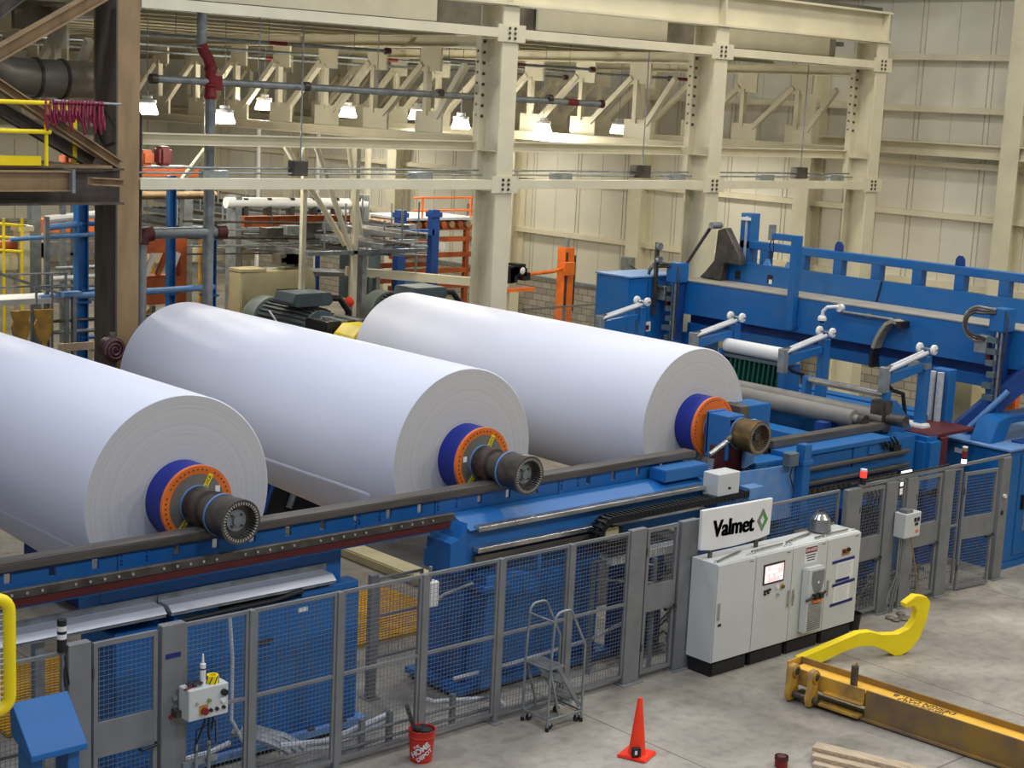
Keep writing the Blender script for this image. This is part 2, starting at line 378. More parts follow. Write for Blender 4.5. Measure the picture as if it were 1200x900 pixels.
for x, lab in ((32.45, 'roof truss nearest the cream sheet wall, with gusset plates, behind the right-hand column'), (26.65, 'roof truss with gusset plates seen through the middle bay of the column row'),
               (20.61, 'roof truss with gusset plates seen through the left bay behind the sprinkler main')):
    truss(x, lab, 13)
truss(12.65, 'roof truss beyond the soot-brown column, its diagonals behind the hanging lamp', 16)
# hanging bay lamps
lamp0 = thing('bay_lamp', '', 'lamp', (0, 0, 0), 'hanging lamps in the far bay')
G().lathe([(0, .20), (.03, .22), (.17, .17), (.21, .165)], (0, 0, -.12), (0, 0, 1), 20).build('lens', M['lamp'], lamp0)
G().lathe([(.09, .165), (.11, .18), (.16, .18), (.17, .1), (.24, .1)], (0, 0, 0), (0, 0, 1), 20).build('housing', M['white'], lamp0)
hr = G().cyl((0, 0, 0), (0, 0, 1), .008, n=6).build('hanger_rod', M['galv'], lamp0); hr.location.z = .24
lamps = [((15.8, 28, 6.95), 'hanging lit lamp right beside the soot-brown column'), ((17.53, 28, 6.82), 'hanging lit lamp just right of the grey riser pipe'), ((21.1, 32, 7.06), 'hanging lit lamp with rod, third from the left'),
         ((23.5, 32, 6.96), 'small hanging lit lamp, fourth from the left'), ((22.46, 28, 7.03), 'hanging lit lamp left of the second column, fifth from the left'), ((23.7, 28, 6.86), 'hanging lit lamp immediately left of the column between middle and right rolls'),
         ((26.23, 28, 6.83), 'hanging lit lamp immediately right of the column between middle and right rolls'), ((28.78, 28, 6.87), 'rightmost hanging lit lamp, seen in the middle bay')]
for i, (p, lab) in enumerate(lamps):
    o = lamp0 if i == 0 else dup(lamp0)
    o.location = p; o['label'] = lab
    for c in o.children:
        if c.name.startswith('hanger_rod'): c.scale.z = 9.1-p[2]-.24
    l = bpy.data.lights.new('bay_lamp_light', 'POINT'); l.energy = 130; l.color = WARM; l.shadow_soft_size = .12
    lo = bpy.data.objects.new('bay_lamp_light', l); lo.location = (p[0], p[1], p[2]-.28); COL.objects.link(lo)
# ================================================================ paper rolls
def roll_end_material():
    m = bpy.data.materials.new('paper_roll_end'); m.use_nodes = True; nt = m.node_tree; N = nt.nodes; L = nt.links; b = N['Principled BSDF']
    tc = N.new('ShaderNodeTexCoord'); sx = N.new('ShaderNodeSeparateXYZ'); L.new(tc.outputs['Object'], sx.inputs[0])
    def mth(op, a, b_=None):
        n = N.new('ShaderNodeMath'); n.operation = op
        for i, v in enumerate((a, b_)):
            if v is None: continue
            if isinstance(v, (int, float)): n.inputs[i].default_value = v
            else: L.new(v, n.inputs[i])
        return n.outputs[0]
    zc = mth('SUBTRACT', sx.outputs[2], 1.15)
    rr = mth('SQRT', mth('ADD', mth('MULTIPLY', sx.outputs[0], sx.outputs[0]), mth('MULTIPLY', zc, zc)))
    cx = N.new('ShaderNodeCombineXYZ'); L.new(rr, cx.inputs[0])
    nz = N.new('ShaderNodeTexNoise'); nz.noise_dimensions = '3D'; nz.inputs['Scale'].default_value = 22; nz.inputs['Detail'].default_value = 8; nz.inputs['Roughness'].default_value = .8; L.new(cx.outputs[0], nz.inputs[0])
    r = N.new('ShaderNodeValToRGB'); L.new(nz.outputs[0], r.inputs[0]); e = r.color_ramp.elements
    e[0].position = .28; e[0].color = rgb(176, 173, 167); e[1].position = .52; e[1].color = rgb(204, 201, 195)
    L.new(r.outputs[0], b.inputs['Base Color']); b.inputs['Roughness'].default_value = .85
    return m
M['roll_end'] = roll_end_material()
M['paper'] = mat('bright_white_paper', rgb(228, 229, 236), .45, var=.015, scale=.8, spec=.25)
YF, YB, ZC = 15.5, 22.5, 2.83
PLATE = mat('grey_machined_plate', rgb(128, 124, 114), .4, .35, var=.15, scale=3)
def paper_roll(xc, r, lab, ring_all=False, plate=None):
    t = thing('paper_roll', lab, 'paper roll', (xc, YF, ZC-r), 'parent rolls of paper on the reel rails')
    prof = [(0, r-.012), (.012, r), (7-.012, r), (7, r-.012)]
    n = 128
    G().lathe(prof, (xc, YF, ZC), (0, 1, 0), n, cap=False).build('paper_wrap', M['paper'], t, smooth=60)
    for y, nm in ((YF, 'roll_end'), (YB, 'roll_end')):
        g = G(); vs = []; d = -.004 if y == YF else .004
        for rad in (.40, r-.0125):
            for k in range(n): vs.append((xc+rad*cos(2*pi*k/n), y+(0 if rad > 1 else d), ZC+rad*sin(2*pi*k/n)))
        g.add(vs, [(k, (k+1) % n, n+(k+1) % n, n+k) for k in range(n)])
        e = g.build(nm, M['roll_end'], t)
    G().lathe([(-.05, .44), (.33, .44)], (xc, YF, ZC), (0, -1, 0), 64).build('core', M['core'], t)
    G().lathe([(-.05, .44), (.33, .44)], (xc, YB, ZC), (0, 1, 0), 64).build('core', M['core'], t)
    g = G(); g.lathe([(.33, .445), (.375, .445), (.375, .2 if ring_all else .39), (.33, .2)], (xc, YF, ZC), (0, -1, 0), 64, cap=False)
    ring = g.build('end_ring', M['orange'], t)
    g = G()
    for k in range(44):
        if k % 11 == 8: continue
        a = 2*pi*k/44
        g.cyl((xc+.40*cos(a), YF-.37, ZC+.40*sin(a)), (xc+.40*cos(a), YF-.379, ZC+.40*sin(a)), .011, n=6)
    g.build('bolt', M['dark'], ring)['kind'] = 'stuff'
    ep = G().lathe([(.33, .385), (.365, .385), (.365, .1)], (xc, YF, ZC), (0, -1, 0), 48).build('end_plate', plate or PLATE, t)
    G().lathe([(.36, .215), (.62, .215), (.63, .178), (.80, .178), (.81, .222), (.88, .226)], (xc, YF, ZC), (0, -1, 0), 48).build('shaft_journal', M['dark'], t)
    G().lathe([(.36, .222), (.39, .222)], (xc, YF, ZC), (0, -1, 0), 48).build('blue_band', M['blue_light'], t)
    G().lathe([(.875, .236), (.9, .236)], (xc, YF, ZC), (0, -1, 0), 48).build('blue_band', M['blue_light'], t)
    # toothed coupling: open drum with an inner ring of teeth
    dr = G().lathe([(.88, .228), (1.0, .232), (1.2, .246), (1.26, .246), (1.262, .226), (1.262, .212), (1.15, .202), (1.15, .10)], (xc, YF, ZC), (0, -1, 0), 48, cap=False).build('coupling_drum', M['dark'] if not ring_all else mat('brassy_worn_steel', rgb(122, 100, 66), .35, .7, var=.35, scale=5), t)
    g = G()
    for k in range(40):
        a = 2*pi*k/40
        u = Vector((cos(a), 0, sin(a))); v = Vector((-sin(a), 0, cos(a)))
        c = Vector((xc, YF-1.21, ZC))+u*.206
        p = [c+u*i+v*j+Vector((0, q, 0)) for q in (-.055, .055) for i, j in ((-.018, -.006), (.014, -.011), (.014, .011), (-.018, .006))]
        g.add(p, [(0, 1, 2, 3), (7, 6, 5, 4), (0, 4, 5, 1), (1, 5, 6, 2), (2, 6, 7, 3), (3, 7, 4, 0)])
    g.build('gear_teeth', M['steel'], dr)['kind'] = 'stuff'
    hub = G().lathe([(1.12, .12), (1.17, .12), (1.175, .06), (1.205, .055)], (xc, YF, ZC), (0, -1, 0), 32).build('hub', M['galv'] if not ring_all else M['dark'], dr)
    for k in range(4):
        a = pi/4+k*pi/2
        G().cyl((xc+.085*cos(a), YF-1.165, ZC+.085*sin(a)), (xc+.085*cos(a), YF-1.19, ZC+.085*sin(a)), .016, n=8).build('hub_bolt', M['dark'], t)
    # rear journal
    G().lathe([(.3, .36), (.36, .36), (.37, .178), (.9, .178)], (xc, YB, ZC), (0, 1, 0), 32).build('shaft_journal', M['dark'], t)
    if not ring_all:
        for a, ln, nm in ((radians(62), .17, 'yellow_tag'), (radians(232), .15, 'yellow_tag')):
            u = Vector((cos(a), 0, sin(a))); v = Vector((-sin(a), 0, cos(a))); c = Vector((xc, YF-.368, ZC))+u*.29
            g = G(); p = [c+u*(i*ln/2)+v*(j*.03)+Vector((0, q, 0)) for q in (0, -.004) for i, j in ((-1, -1), (1, -1), (1, 1), (-1, 1))]
            g.add(p, [(0, 1, 2, 3), (7, 6, 5, 4), (0, 4, 5, 1), (1, 5, 6, 2), (2, 6, 7, 3), (3, 7, 4, 0)]); g.build(nm, M['yellow'], ep)
            mw = Matrix(((u.x, v.x, 0, c.x), (0, 0, -1, c.y-.0045), (u.z, v.z, 0, c.z), (0, 0, 0, 1)))
            text('tag_lettering', 'LOCK', .05, .0006, M['ink'], ep, mw, .001)
        u = radians(30 if xc < 11 else 168)
        g = G().box(xc+.30*cos(u)-.03, xc+.30*cos(u)+.03, YF-.371, YF-.366, ZC+.30*sin(u)-.035, ZC+.30*sin(u)+.035); g.build('white_sticker', M['white'], ep)
    return t
r1 = paper_roll(9.20, 1.18, 'leftmost huge white paper roll, nearest and cut off by the left edge')
r2 = paper_roll(13.40, 1.16, 'middle huge white paper roll with orange-ringed blue core')
r3 = paper_roll(17.90, 1.12, 'rightmost huge white paper roll, gripped by the blue unwinder arm', True, M['orange'])
# loose tail of the outer sheet under two of the rolls
def tail(parent, xc, r, a0, a1, y0, y1, lift):
    g = G(); vs = []; fs = []; na, ny = 14, 10
    for i in range(na+1):
        f = i/na; a = radians(a0+(a1-a0)*f)
        for j in range(ny+1):
            h = j/ny; rr = r+.004+lift*f*f*(1-h)**1.5
            vs.append((xc+rr*cos(a), y0+(y1-y0)*h, ZC+rr*sin(a)))
    for i in range(na):
        for j in range(ny): fs.append((i*(ny+1)+j, (i+1)*(ny+1)+j, (i+1)*(ny+1)+j+1, i*(ny+1)+j+1))
    g.add(vs, fs); o = g.build('loose_sheet', M['paper'], parent, smooth=60)
    md = o.modifiers.new('thickness', 'SOLIDIFY'); md.thickness = .002
tail(r1, 9.2, 1.18, 205, 248, YF+.03, YF+4.5, .26)
tail(r2, 13.4, 1.16, 205, 248, YF+.6, YF+6, .15)

# ================================================================ reel rails and their stands
def near_rail():
    t = thing('reel_rail', 'long near rail the roll shafts rest on, dark steel head on a blue slotted web', 'rail', (10, 14.8, 2.2))
    G().box(3, 17.05, 14.68, 14.92, 2.555, 2.652).build('rail_head', M['rail'], t, bevel=.012)
    g = G(); x = 3.0
    g.box(3, 17.0, 14.74, 14.78, 2.53, 2.555).box(3, 17.0, 14.74, 14.78, 2.25, 2.42)
    while x < 16.9:
        g.box(x, min(17, x+.40), 14.74, 14.78, 2.42, 2.53); x += .48
    g.build('web', M['blue'], t, smooth=0)
    x = 3.0; 
    for x in (5.1, 8.2, 11.3, 12.5, 14.6):
        p = G().box(x-.19, x+.19, 14.725, 14.74, 2.28, 2.55).build('splice_plate', M['blue'], t, bevel=.004)
        g = G()
        for i in (-.15, .15):
            for z in (2.43, 2.47, 2.52): g.cyl((x+i, 14.715, z), (x+i, 14.727, z), .014, n=6)
        g.build('bolt', M['blue_dark'], p)['kind'] = 'stuff'
    G().box(3, 12.2, 14.44, 14.9, 2.25, 2.275).build('lower_flange', M['blue'], t, smooth=0)
    st = G().box(3, 12.35, 14.40, 14.46, 2.365, 2.46).build('rack_bar', M['dark'], t, bevel=.006)
    g = G(); x = 5.0
    while x < 12.2:
        g.cyl((x, 14.385, 2.415), (x, 14.402, 2.415), .016, n=8); x += .16 if int(x*3) % 3 else .36
    g.build('bolt', M['steel'], st)['kind'] = 'stuff'
    g = G(); g.box(3, 12.3, 14.42, 14.45, 2.275, 2.365).box(3, 12.3, 14.45, 14.72, 2.34, 2.365); g.build('angle_strip', M['maroon'], t, smooth=0)
    return t
near_rail()
t = thing('reel_rail', 'far rail behind the paper rolls, mostly hidden by them', 'rail', (10, 23.2, 2.2))
G().box(3, 17.05, 22.98-.0, 22.985, 2.5, 2.51).build('rail_shim', M['rail'], t) if False else None
G().box(3, 11.9, 23.22, 23.40, 2.555, 2.652).build('rail_head', M['rail'], t, smooth=0)
G().box(3, 11.9, 23.28, 23.33, 1.9, 2.555).build('web', M['blue'], t, smooth=0)
for x in (5, 10): G().box(x-.4, x+.4, 23.1, 23.5, 0, 1.9).build('foot', M['blue'], t, smooth=0)

# left stand: tall blue cabinet carrying the rail
t = thing('rail_stand', 'tall blue steel stand behind the fence, holding up the rail near the left roll', 'stand', (9.4, 14.8, 0))
G().box(7.85, 11.02, 14.5, 15.25, .14, 1.74).build('body', M['blue'], t, bevel=.015)
G().box(7.75, 11.12, 14.42, 15.32, .06, .14).build('foot_plate', M['blue_light'], t, smooth=0)
G().box(7.8, 11.07, 14.46, 15.28, 0, .06).build('grout_pad', M['black'], t, smooth=0)
G().box(7.8, 10.9, 14.72, 15.2, 1.74, 2.25).build('upper_column', M['blue'], t, bevel=.01)
G().box(8.55, 9.1, 14.5, 14.72, 1.742, 1.84).build('step', M['blue'], t, bevel=.006)
G().box(10.2, 11.0, 14.5, 14.72, 1.742, 1.82).build('step', M['blue'], t, bevel=.006)
for x0 in (10.3, 10.75, 9.9): 
    g = G().box(x0, x0+.08, 14.425, 14.48, .142, .165); g.build('anchor_bolt', M['dark'], t)
lab = G().box(10.15, 10.28, 14.492, 14.499, 1.58, 1.63).build('white_plate', M['white'], t)
hb = G(); hb.box(9.48, 9.78, 14.44, 14.47, 1.33, 1.36).box(9.52, 9.54, 14.47, 14.5, 1.33, 1.36).box(9.72, 9.74, 14.47, 14.5, 1.33, 1.36); hb.build('latch_bar', M['dark'], t)
# right stand
t = thing('rail_stand', 'blue steel stand behind the fence and rolling ladder, under the right-hand slide beam', 'stand', (13.9, 14.9, 0))
G().box(12.75, 15.15, 14.62, 15.35, .14, 1.5).build('body', M['blue'], t, bevel=.015)
G().box(12.55, 15.3, 14.45, 15.5, .06, .14).build('foot_plate', M['blue'], t, smooth=0)
G().box(12.6, 15.25, 14.5, 15.45, 0, .06).build('grout_pad', M['black'], t, smooth=0)
G().box(12.7, 15.2, 14.55, 15.4, 1.5, 1.74).build('head', M['blue'], t, bevel=.01)
g = G(); g.box(12.78, 13.1, 14.25, 14.6, 1.5, 1.62).box(12.72, 13.16, 14.22, 14.6, 1.42, 1.5); g.build('bracket_shelf', M['blue'], t, bevel=.006)
G().prism([(12.8, .14), (13.15, .14), (13.05, 1.42), (12.85, 1.42)], (0, 14.3, 0), (1, 0, 0), (0, 0, 1), (0, .32, 0)).build('buttress', M['blue'], t, bevel=.006)
for x in (13.0, 14.75):
    G().bar((x, 14.35, 1.62), (x+.5, 14.1, 1.58), .05, .05).build('arm_bar', M['blue'], t)
    G().bar((x+.5, 14.1, 1.56), (x+.5, 14.1, 1.86), .05, .05).build('arm_bar', M['blue'], t)
# slide beam on the right stand
t = thing('slide_beam', 'long blue slide beam with bright guide strips beside the middle and right rolls', 'machine beam', (15.5, 14.6, 1.74))

g = G(); g.prism([(12.2, 1.75), (12.2, 2.12), (12.34, 2.16), (12.45, 2.34), (12.45, 1.75)], (0, 14.28, 0), (1, 0, 0), (0, 0, 1), (0, .45, 0)); g.build('end_plate', M['blue'], t, smooth=0)
G().box(12.45, 17.2, 14.34, 14.72, 1.742, 2.24).build('body', M['blue'], t, bevel=.01)
G().prism([(14.28, 2.24), (14.72, 2.24), (14.72, 2.36), (14.6, 2.36)], (12.5, 0, 0), (0, 1, 0), (0, 0, 1), (4.4, 0, 0)).build('sloped_cover', M['blue'], t, smooth=0)
for z in (2.25, 1.98): G().box(12.6, 16.76, 14.22, 14.34, z-.03, z+.035).build('guide_strip', M['steel'], t, bevel=.008)
rk = G().box(12.6, 15.2, 14.27, 14.34, 1.83, 1.9).build('rack', M['rail'], t, smooth=0)
G().box(16.1, 17.0, 14.40, 14.70, 2.36, 2.53).build('end_block', M['blue'], t, bevel=.012)
G().box(12.3, 17.2, 14.72, 14.80, 2.0, 2.2).build('back_web', M['blue'], t, smooth=0)
# ================================================================ safety fence and gates
def wires(g, x0, x1, y, z0, z1, sx=.05, sz=.05, w=.0034):
    x = x0+sx/2
    while x < x1: g.bar((x, y, z0), (x, y, z1), w, w); x += sx
    z = z0+sz/2
    while z < z1: g.bar((x0, y-.004, z), (x1, y-.004, z), w, w); z += sz
def post(parent, xa, xb, y, h=2.05, d=.07, nm='post', m='grey'):
    G().box(xa, xb, y-d/2, y+d/2, .012, h).build(nm, M[m], parent, bevel=.006)
    G().box(xa-.04, xb+.04, y-d/2-.06, y+d/2+.06, 0, .012).build('foot_plate', M[m], parent, smooth=0)
def mesh_panel(parent, x0, x1, y, z0, z1, rails=(), t=.035, sx=.05, sz=.05):
    f = G(); 
    f.box(x0, x1, y-t/2, y+t/2, z1-t, z1).box(x0, x1, y-t/2, y+t/2, z0, z0+t)
    f.box(x0, x0+t, y-t/2, y+t/2, z0+t, z1-t).box(x1-t, x1, y-t/2, y+t/2, z0+t, z1-t)
    for z in rails: f.box(x0+t, x1-t, y-t/2, y+t/2, z-t/2, z+t/2)
    fr = f.build('panel_frame', M['grey'], parent, smooth=0)
    g = G(); wires(g, x0+t, x1-t, y, z0+t, z1-t, sx, sz); g.build('wire_mesh', M['mesh'], fr, smooth=0)
def gate(lab, x0, x1, y, h, ztop_mesh, zs0, zs1, notch_right=True, loc_rot=None):
    t = thing('safety_gate', lab, 'gate', (x0, y, .05), None)
    k = .035
    f = G(); f.box(x0, x1, y-.02, y+.02, h-.05, h).box(x0, x0+.045, y-.02, y+.02, .08, h-.05).box(x1-.045, x1, y-.02, y+.02, .08, h-.05).box(x0+.045, x1-.045, y-.02, y+.02, .08, .13)
    f.build('gate_frame', M['grey'], t, smooth=0)
    G().box(x0+.045, x1-.045, y-.018, y+.018, zs0, zs1).build('solid_panel', M['grey'], t, smooth=0)
    g = G(); wires(g, x0+.045, x1-.045, y, zs1, h-.05); g.build('upper_mesh', M['mesh'], t, smooth=0)
    g = G(); wires(g, x0+.045, x1-.045, y, .13, zs0); g.build('lower_mesh', M['mesh'], t, smooth=0)
    g = G(); hx = x1-.2 if notch_right else x0+.06
    g.tube([(hx, y-.03, zs0-.015), (hx, y-.07, zs0-.01), (hx+.18, y-.07, zs0+.01), (hx+.18, y-.03, zs0+.015)], .016, 8); g.build('gate_handle', M['black'], t)
    for z in (.4, h-.35): G().cyl((x0-.012, y-.03, z), (x0-.012, y-.03, z+.1), .014, n=8).build('hinge', M['dark'], t)
    return t
FY = 13.65
fl = thing('safety_fence', 'long grey wire-mesh safety fence in front of the blue rail stands', 'fence', (11, FY, 0))
fa = thing('safety_fence', 'short grey mesh fence end left of the gate, beside the blue sloped desk', 'fence', (5.5, FY, 0))
post(fa, 6.88, 7.12, FY, 2.09, .1, 'gate_post'); mesh_panel(fa, 4.2, 6.86, FY, .1, 2.03, (1.1,))
post(fa, 4.1, 4.18, FY)
gate('grey fence gate with solid middle panel, between the blue desk and the control box', 7.16, 7.86, FY, 2.05, 2.0, .86, 1.22)
post(fl, 7.89, 8.16, FY, 2.09, .1, 'gate_post')
px = [8.97, 10.1, 11.29, 12.46, 13.62]
for x in px: post(fl, x-.035, x+.035, FY, 2.06)
ed = [8.16]+[v for x in px for v in (x-.035, x+.035)]+[14.66]
for i in range(0, len(ed), 2): mesh_panel(fl, ed[i]+.003, ed[i+1]-.003, FY, .1, 2.06, (1.1,))
post(fl, 14.66, 14.95, FY, 2.08, .08, 'gate_post')
lb = fl
G().box(7.93, 8.1, 13.595, 13.6, 1.74, 1.79).build('blue_mark', M['tape'], fl)
g = G()
for z, r in ((1.32, .028), (1.22, .028)): g.cyl((8.03, 13.6, z), (8.03, 13.57, z), r, n=14)
g.build('key_switch', M['steel'], fl); 
G().cyl((7.99, 13.6, 1.12), (7.99, 13.575, 1.12), .02, n=12).build('red_button', M['red'], fl); G().cyl((8.09, 13.6, 1.12), (8.09, 13.575, 1.12), .02, n=12).build('black_button', M['black'], fl)
gate('grey fence gate between the wide post and the grey electrical cabinets', 14.99, 15.58, FY, 2.05, 2.0, .92, 1.28)
fm = thing('safety_fence', 'grey mesh fence rising behind the row of electrical cabinets', 'fence', (17, FY, 0))
post(fm, 15.62, 15.95, FY, 2.06, .09, 'gate_post'); mesh_panel(fm, 15.96, 17.4, FY, .1, 2.05, (1.1,)); mesh_panel(fm, 17.41, 19.08, FY, .1, 2.05, (1.1,)); 
FR = 13.55
post(fm, 19.10, 19.42, FR, 2.06, .09, 'gate_post')
gate('grey fence gate immediately right of the electrical cabinets', 19.45, 20.06, FR, 2.02, 2, .9, 1.26)
fr_ = thing('safety_fence', 'two grey gate posts with narrow mesh between, carrying the light grey switch box', 'fence', (20.4, FR, 0))
post(fr_, 20.08, 20.36, FR, 2.05, .09, 'gate_post'); post(fr_, 20.62, 20.88, FR, 2.05, .09, 'gate_post'); mesh_panel(fr_, 20.37, 20.61, FR, .1, 2.04)
gate('grey fence gate between the switch box posts and the open gate', 20.91, 21.58, FR, 2.02, 2, .9, 1.26)
fe = thing('safety_fence', 'grey fence end with the far corner post beside the blue control house', 'fence', (22.5, FR, 0))
post(fe, 21.62, 21.9, FR, 2.05, .09, 'gate_post'); mesh_panel(fe, 21.91, 22.16, FR, .1, 2.04, (1.1,)); 
post(fe, 23.3, 23.55, FR, 2.06, .1, 'gate_post')
G().box(19.42, 23.55, FR-.02, FR+.02, 2.056, 2.1).build('top_rail', M['grey'], fe, smooth=0)
G().cyl((23.4, FR-.05, 1.42), (23.4, FR-.09, 1.42), .035, n=12).build('white_knob', M['white'], fe); G().box(23.36, 23.42, FR-.06, FR-.05, 1.1, 1.17).build('black_switch', M['black'], fe)
og = gate('grey fence gate standing ajar beside the far corner post', 0, .82, 0, 2.0, 2, .9, 1.26)
og.location = (22.2, FR-.03, 0.0); 
for o in og.children:
    o.location.z = -.05
og.location.z = .05
og.rotation_euler = (0, 0, radians(-6))
# cable duct lying along the fence head
g = G(); g.tube([(19.2, FR, 2.13), (19.9, FR+.03, 2.12), (20.6, FR-.02, 2.13), (21.8, FR+.02, 2.12)], .016, 8); tag(g.build('cable', M['black']), 'black cable lying along the top of the right-hand fence', 'cable')
# beacons on the fence
def beacon(name, lab, x, y, z, segs, r=.035):
    t = thing(name, lab, 'signal light', (x, y, z))
    h = z
    for nm, m, dz in segs:
        G().cyl((x, y, h), (x, y, h+dz), r, n=16).build(nm, M[m], t); h += dz
    return t
beacon('beacon', 'red lit beacon on the fence post right of the cabinets', 19.5, FR, 2.1, (('base', 'black', .1), ('red_lens', 'red_lamp', .1), ('cap', 'white', .025)), .05)
beacon('stack_light', 'slim stack light with white lower lens on the fence near the far corner post', 22.18, FR, 2.1, (('white_lens', 'white_lamp', .07), ('band', 'black', .02), ('red_lens', 'red', .11), ('amber_lens', 'tan', .05), ('cap', 'white', .02)), .042)
t = beacon('stack_light', 'black and white unlit stack light beside the left gate post', 6.83, 13.64, 2.032, (('base', 'black', .13), ('clear_lens', 'white', .05), ('band', 'black', .03), ('clear_lens', 'white', .05), ('cap', 'black', .06)), .045)
g = G(); g.tube([(6.84, 13.6, 2.0), (6.85, 13.57, 1.85), (6.87, 13.57, 1.72), (6.83, 13.57, 1.7), (6.82, 13.57, 1.85), (6.84, 13.57, 1.95)], .009, 6); g.build('cable', M['black'], t)
# switch box right
t = thing('switch_box', 'light grey switch box on the two gate posts right of the cabinets', 'control box', (20.5, 13.4, 1.2))
G().box(20.3, 20.7, 13.28, 13.49, 1.2, 1.58).build('case', M['enclosure'], t, bevel=.01)
G().box(20.34, 20.5, 13.3, 13.45, 1.58, 1.63).build('gland', M['galv'], t)
g = G(); g.box(20.52, 20.57, 13.268, 13.28, 1.44, 1.5).box(20.6, 20.65, 13.268, 13.28, 1.44, 1.5).box(20.55, 20.62, 13.268, 13.28, 1.38, 1.42); g.build('black_button', M['black'], t); G().box(20.58, 20.64, 13.266, 13.28, 1.27, 1.31).build('orange_button', M['orange'], t)
t = thing('conduit', 'bundle of thin pipes dropping from the switch box to the floor', 'conduit', (20.4, 13.4, 0))
for x, b in ((20.36, 20.18), (20.41, 20.3), (20.46, 20.36)):
    G().tube([(x, 13.4, 1.2), (x, 13.4, .6), (b+.03, 13.42, .3), (b, 13.43, .02)], .014, 8).build('pipe', M['galv'], t)
G().tube([(20.56, 13.34, 1.2), (20.75, 13.32, .6), (20.83, 13.3, .2), (20.86, 13.28, .03)], .011, 8).build('pipe', M['tan'], t)
# ---------------------------------------------------------------- left control box with the clutter on it
t = thing('control_box', 'pale grey control box with knobs and a red mushroom button on the left fence', 'control box', (8.3, 13.5, 1.11))
G().prism([(8.06, 1.12), (8.52, 1.12), (8.52, 1.45), (8.06, 1.45)], (0, 13.36, 0), (1, 0, 0), (0, 0, 1), (0, .2, 0)).build('case', M['enclosure'], t, bevel=.008)
G().cyl((8.46, 13.36, 1.36), (8.46, 13.32, 1.36), .035, n=14).build('rotary_knob', M['black'], t)
G().cyl((8.45, 13.36, 1.28), (8.45, 13.335, 1.28), .026, n=12).build('white_button', M['white'], t)
G().box(8.18, 8.28, 13.352, 13.36, 1.17, 1.27).build('yellow_plate', M['ochre'], t)
G().cyl((8.23, 13.352, 1.21), (8.23, 13.31, 1.21), .036, n=14).build('red_stop_button', M['red'], t)
G().cyl((8.29, 13.36, 1.31), (8.29, 13.335, 1.31), .02, n=10).build('green_button', mat('green_button', rgb(120, 140, 60), .4), t)
for x in (8.31, 8.38, 8.46): G().cyl((x, 13.36, 1.2), (x, 13.335, 1.2), .019, n=10).build('black_button', M['black'], t)
G().cyl((8.15, 13.36, 1.3), (8.15, 13.34, 1.3), .014, n=10).build('key_switch', M['steel'], t)
G().box(8.0, 8.06, 13.5, 13.6, 1.13, 1.2).build('bracket', M['dark'], t)
g = G()
for a, b in (((8.28, 13.42, 1.12), (8.2, 13.45, .82)), ((8.33, 13.42, 1.12), (8.36, 13.45, .84)), ((8.38, 13.42, 1.12), (8.38, 13.44, .95))): g.tube([a, (a[0], a[1], 1.05), ((a[0]+b[0])/2, b[1], (1.0+b[2])/2), b], .011, 6)
g.tube([(8.2, 13.44, .98), (8.42, 13.44, 1.03), (8.43, 13.44, .8), (8.18, 13.44, .74), (8.2, 13.44, .98)], .008, 6)
g.build('cable', M['black'], t)
t2 = thing('conduit_strut', 'two short galvanised conduits on a strut below the pale control box', 'conduit', (8.27, 13.5, 0))
for x in (8.21, 8.36): G().cyl((x, 13.46, .0), (x, 13.46, .82), .02, n=10).build('pipe', M['galv'], t2)
G().box(8.08, 8.48, 13.485, 13.53, .58, .63).build('strut_channel', M['galv'], t2, smooth=0)
t = thing('caulk_tube', 'white caulk tube with nozzle standing on the control box', 'tube', (8.27, 13.45, 1.45))
G().lathe([(0, .03), (.22, .03), (.225, .014)], (8.27, 13.45, 1.45), (0, 0, 1), 16).build('body', M['white'], t); G().lathe([(0, .014), (.1, .008)], (8.27, 13.45, 1.675), (0, 0, 1), 10).build('nozzle', M['white'], t)
G().lathe([(0, .0305), (.016, .0305)], (8.27, 13.45, 1.61), (0, 0, 1), 16).build('band', M['maroon'], t)
t = thing('tape_roll', 'yellow and black hazard tape roll on top of the control box', 'tape roll', (8.38, 13.44, 1.45))
G().lathe([(0, .06), (.085, .06), (.085, .038), (0, .038)], (8.38, 13.44, 1.45), (0, 0, 1), 24, cap=False).build('roll', M['yellow'], t)
g = G()
for k in range(7):
    a = 2*pi*k/7; p0 = Vector((8.38+.0605*cos(a), 13.44+.0605*sin(a), 1.453)); p1 = Vector((8.38+.0605*cos(a+.55), 13.44+.0605*sin(a+.55), 1.53)); g.bar(p0, p1, .012, .008)
g.build('black_stripe', M['black'], t)
g = G(); random.seed(3)
for k in range(9): 
    a = random.random()*6; p = Vector((8.13+.05*cos(a), 13.45+.04*sin(a), 1.462+.02*random.random())); g.tube([p, p+Vector((.04, .01, .022)), p+Vector((.08, -.01, .004))], .013, 6)
gl = g.build('work_gloves', M['black']); tag(gl, 'crumpled black gloves on the left end of the control box', 'gloves')
tag(G().cyl((8.03, 13.4, 1.46), (8.15, 13.43, 1.46), .011, n=8).build('marker_pen', M['red']), 'small red marker poking out beside the black gloves', 'marker')
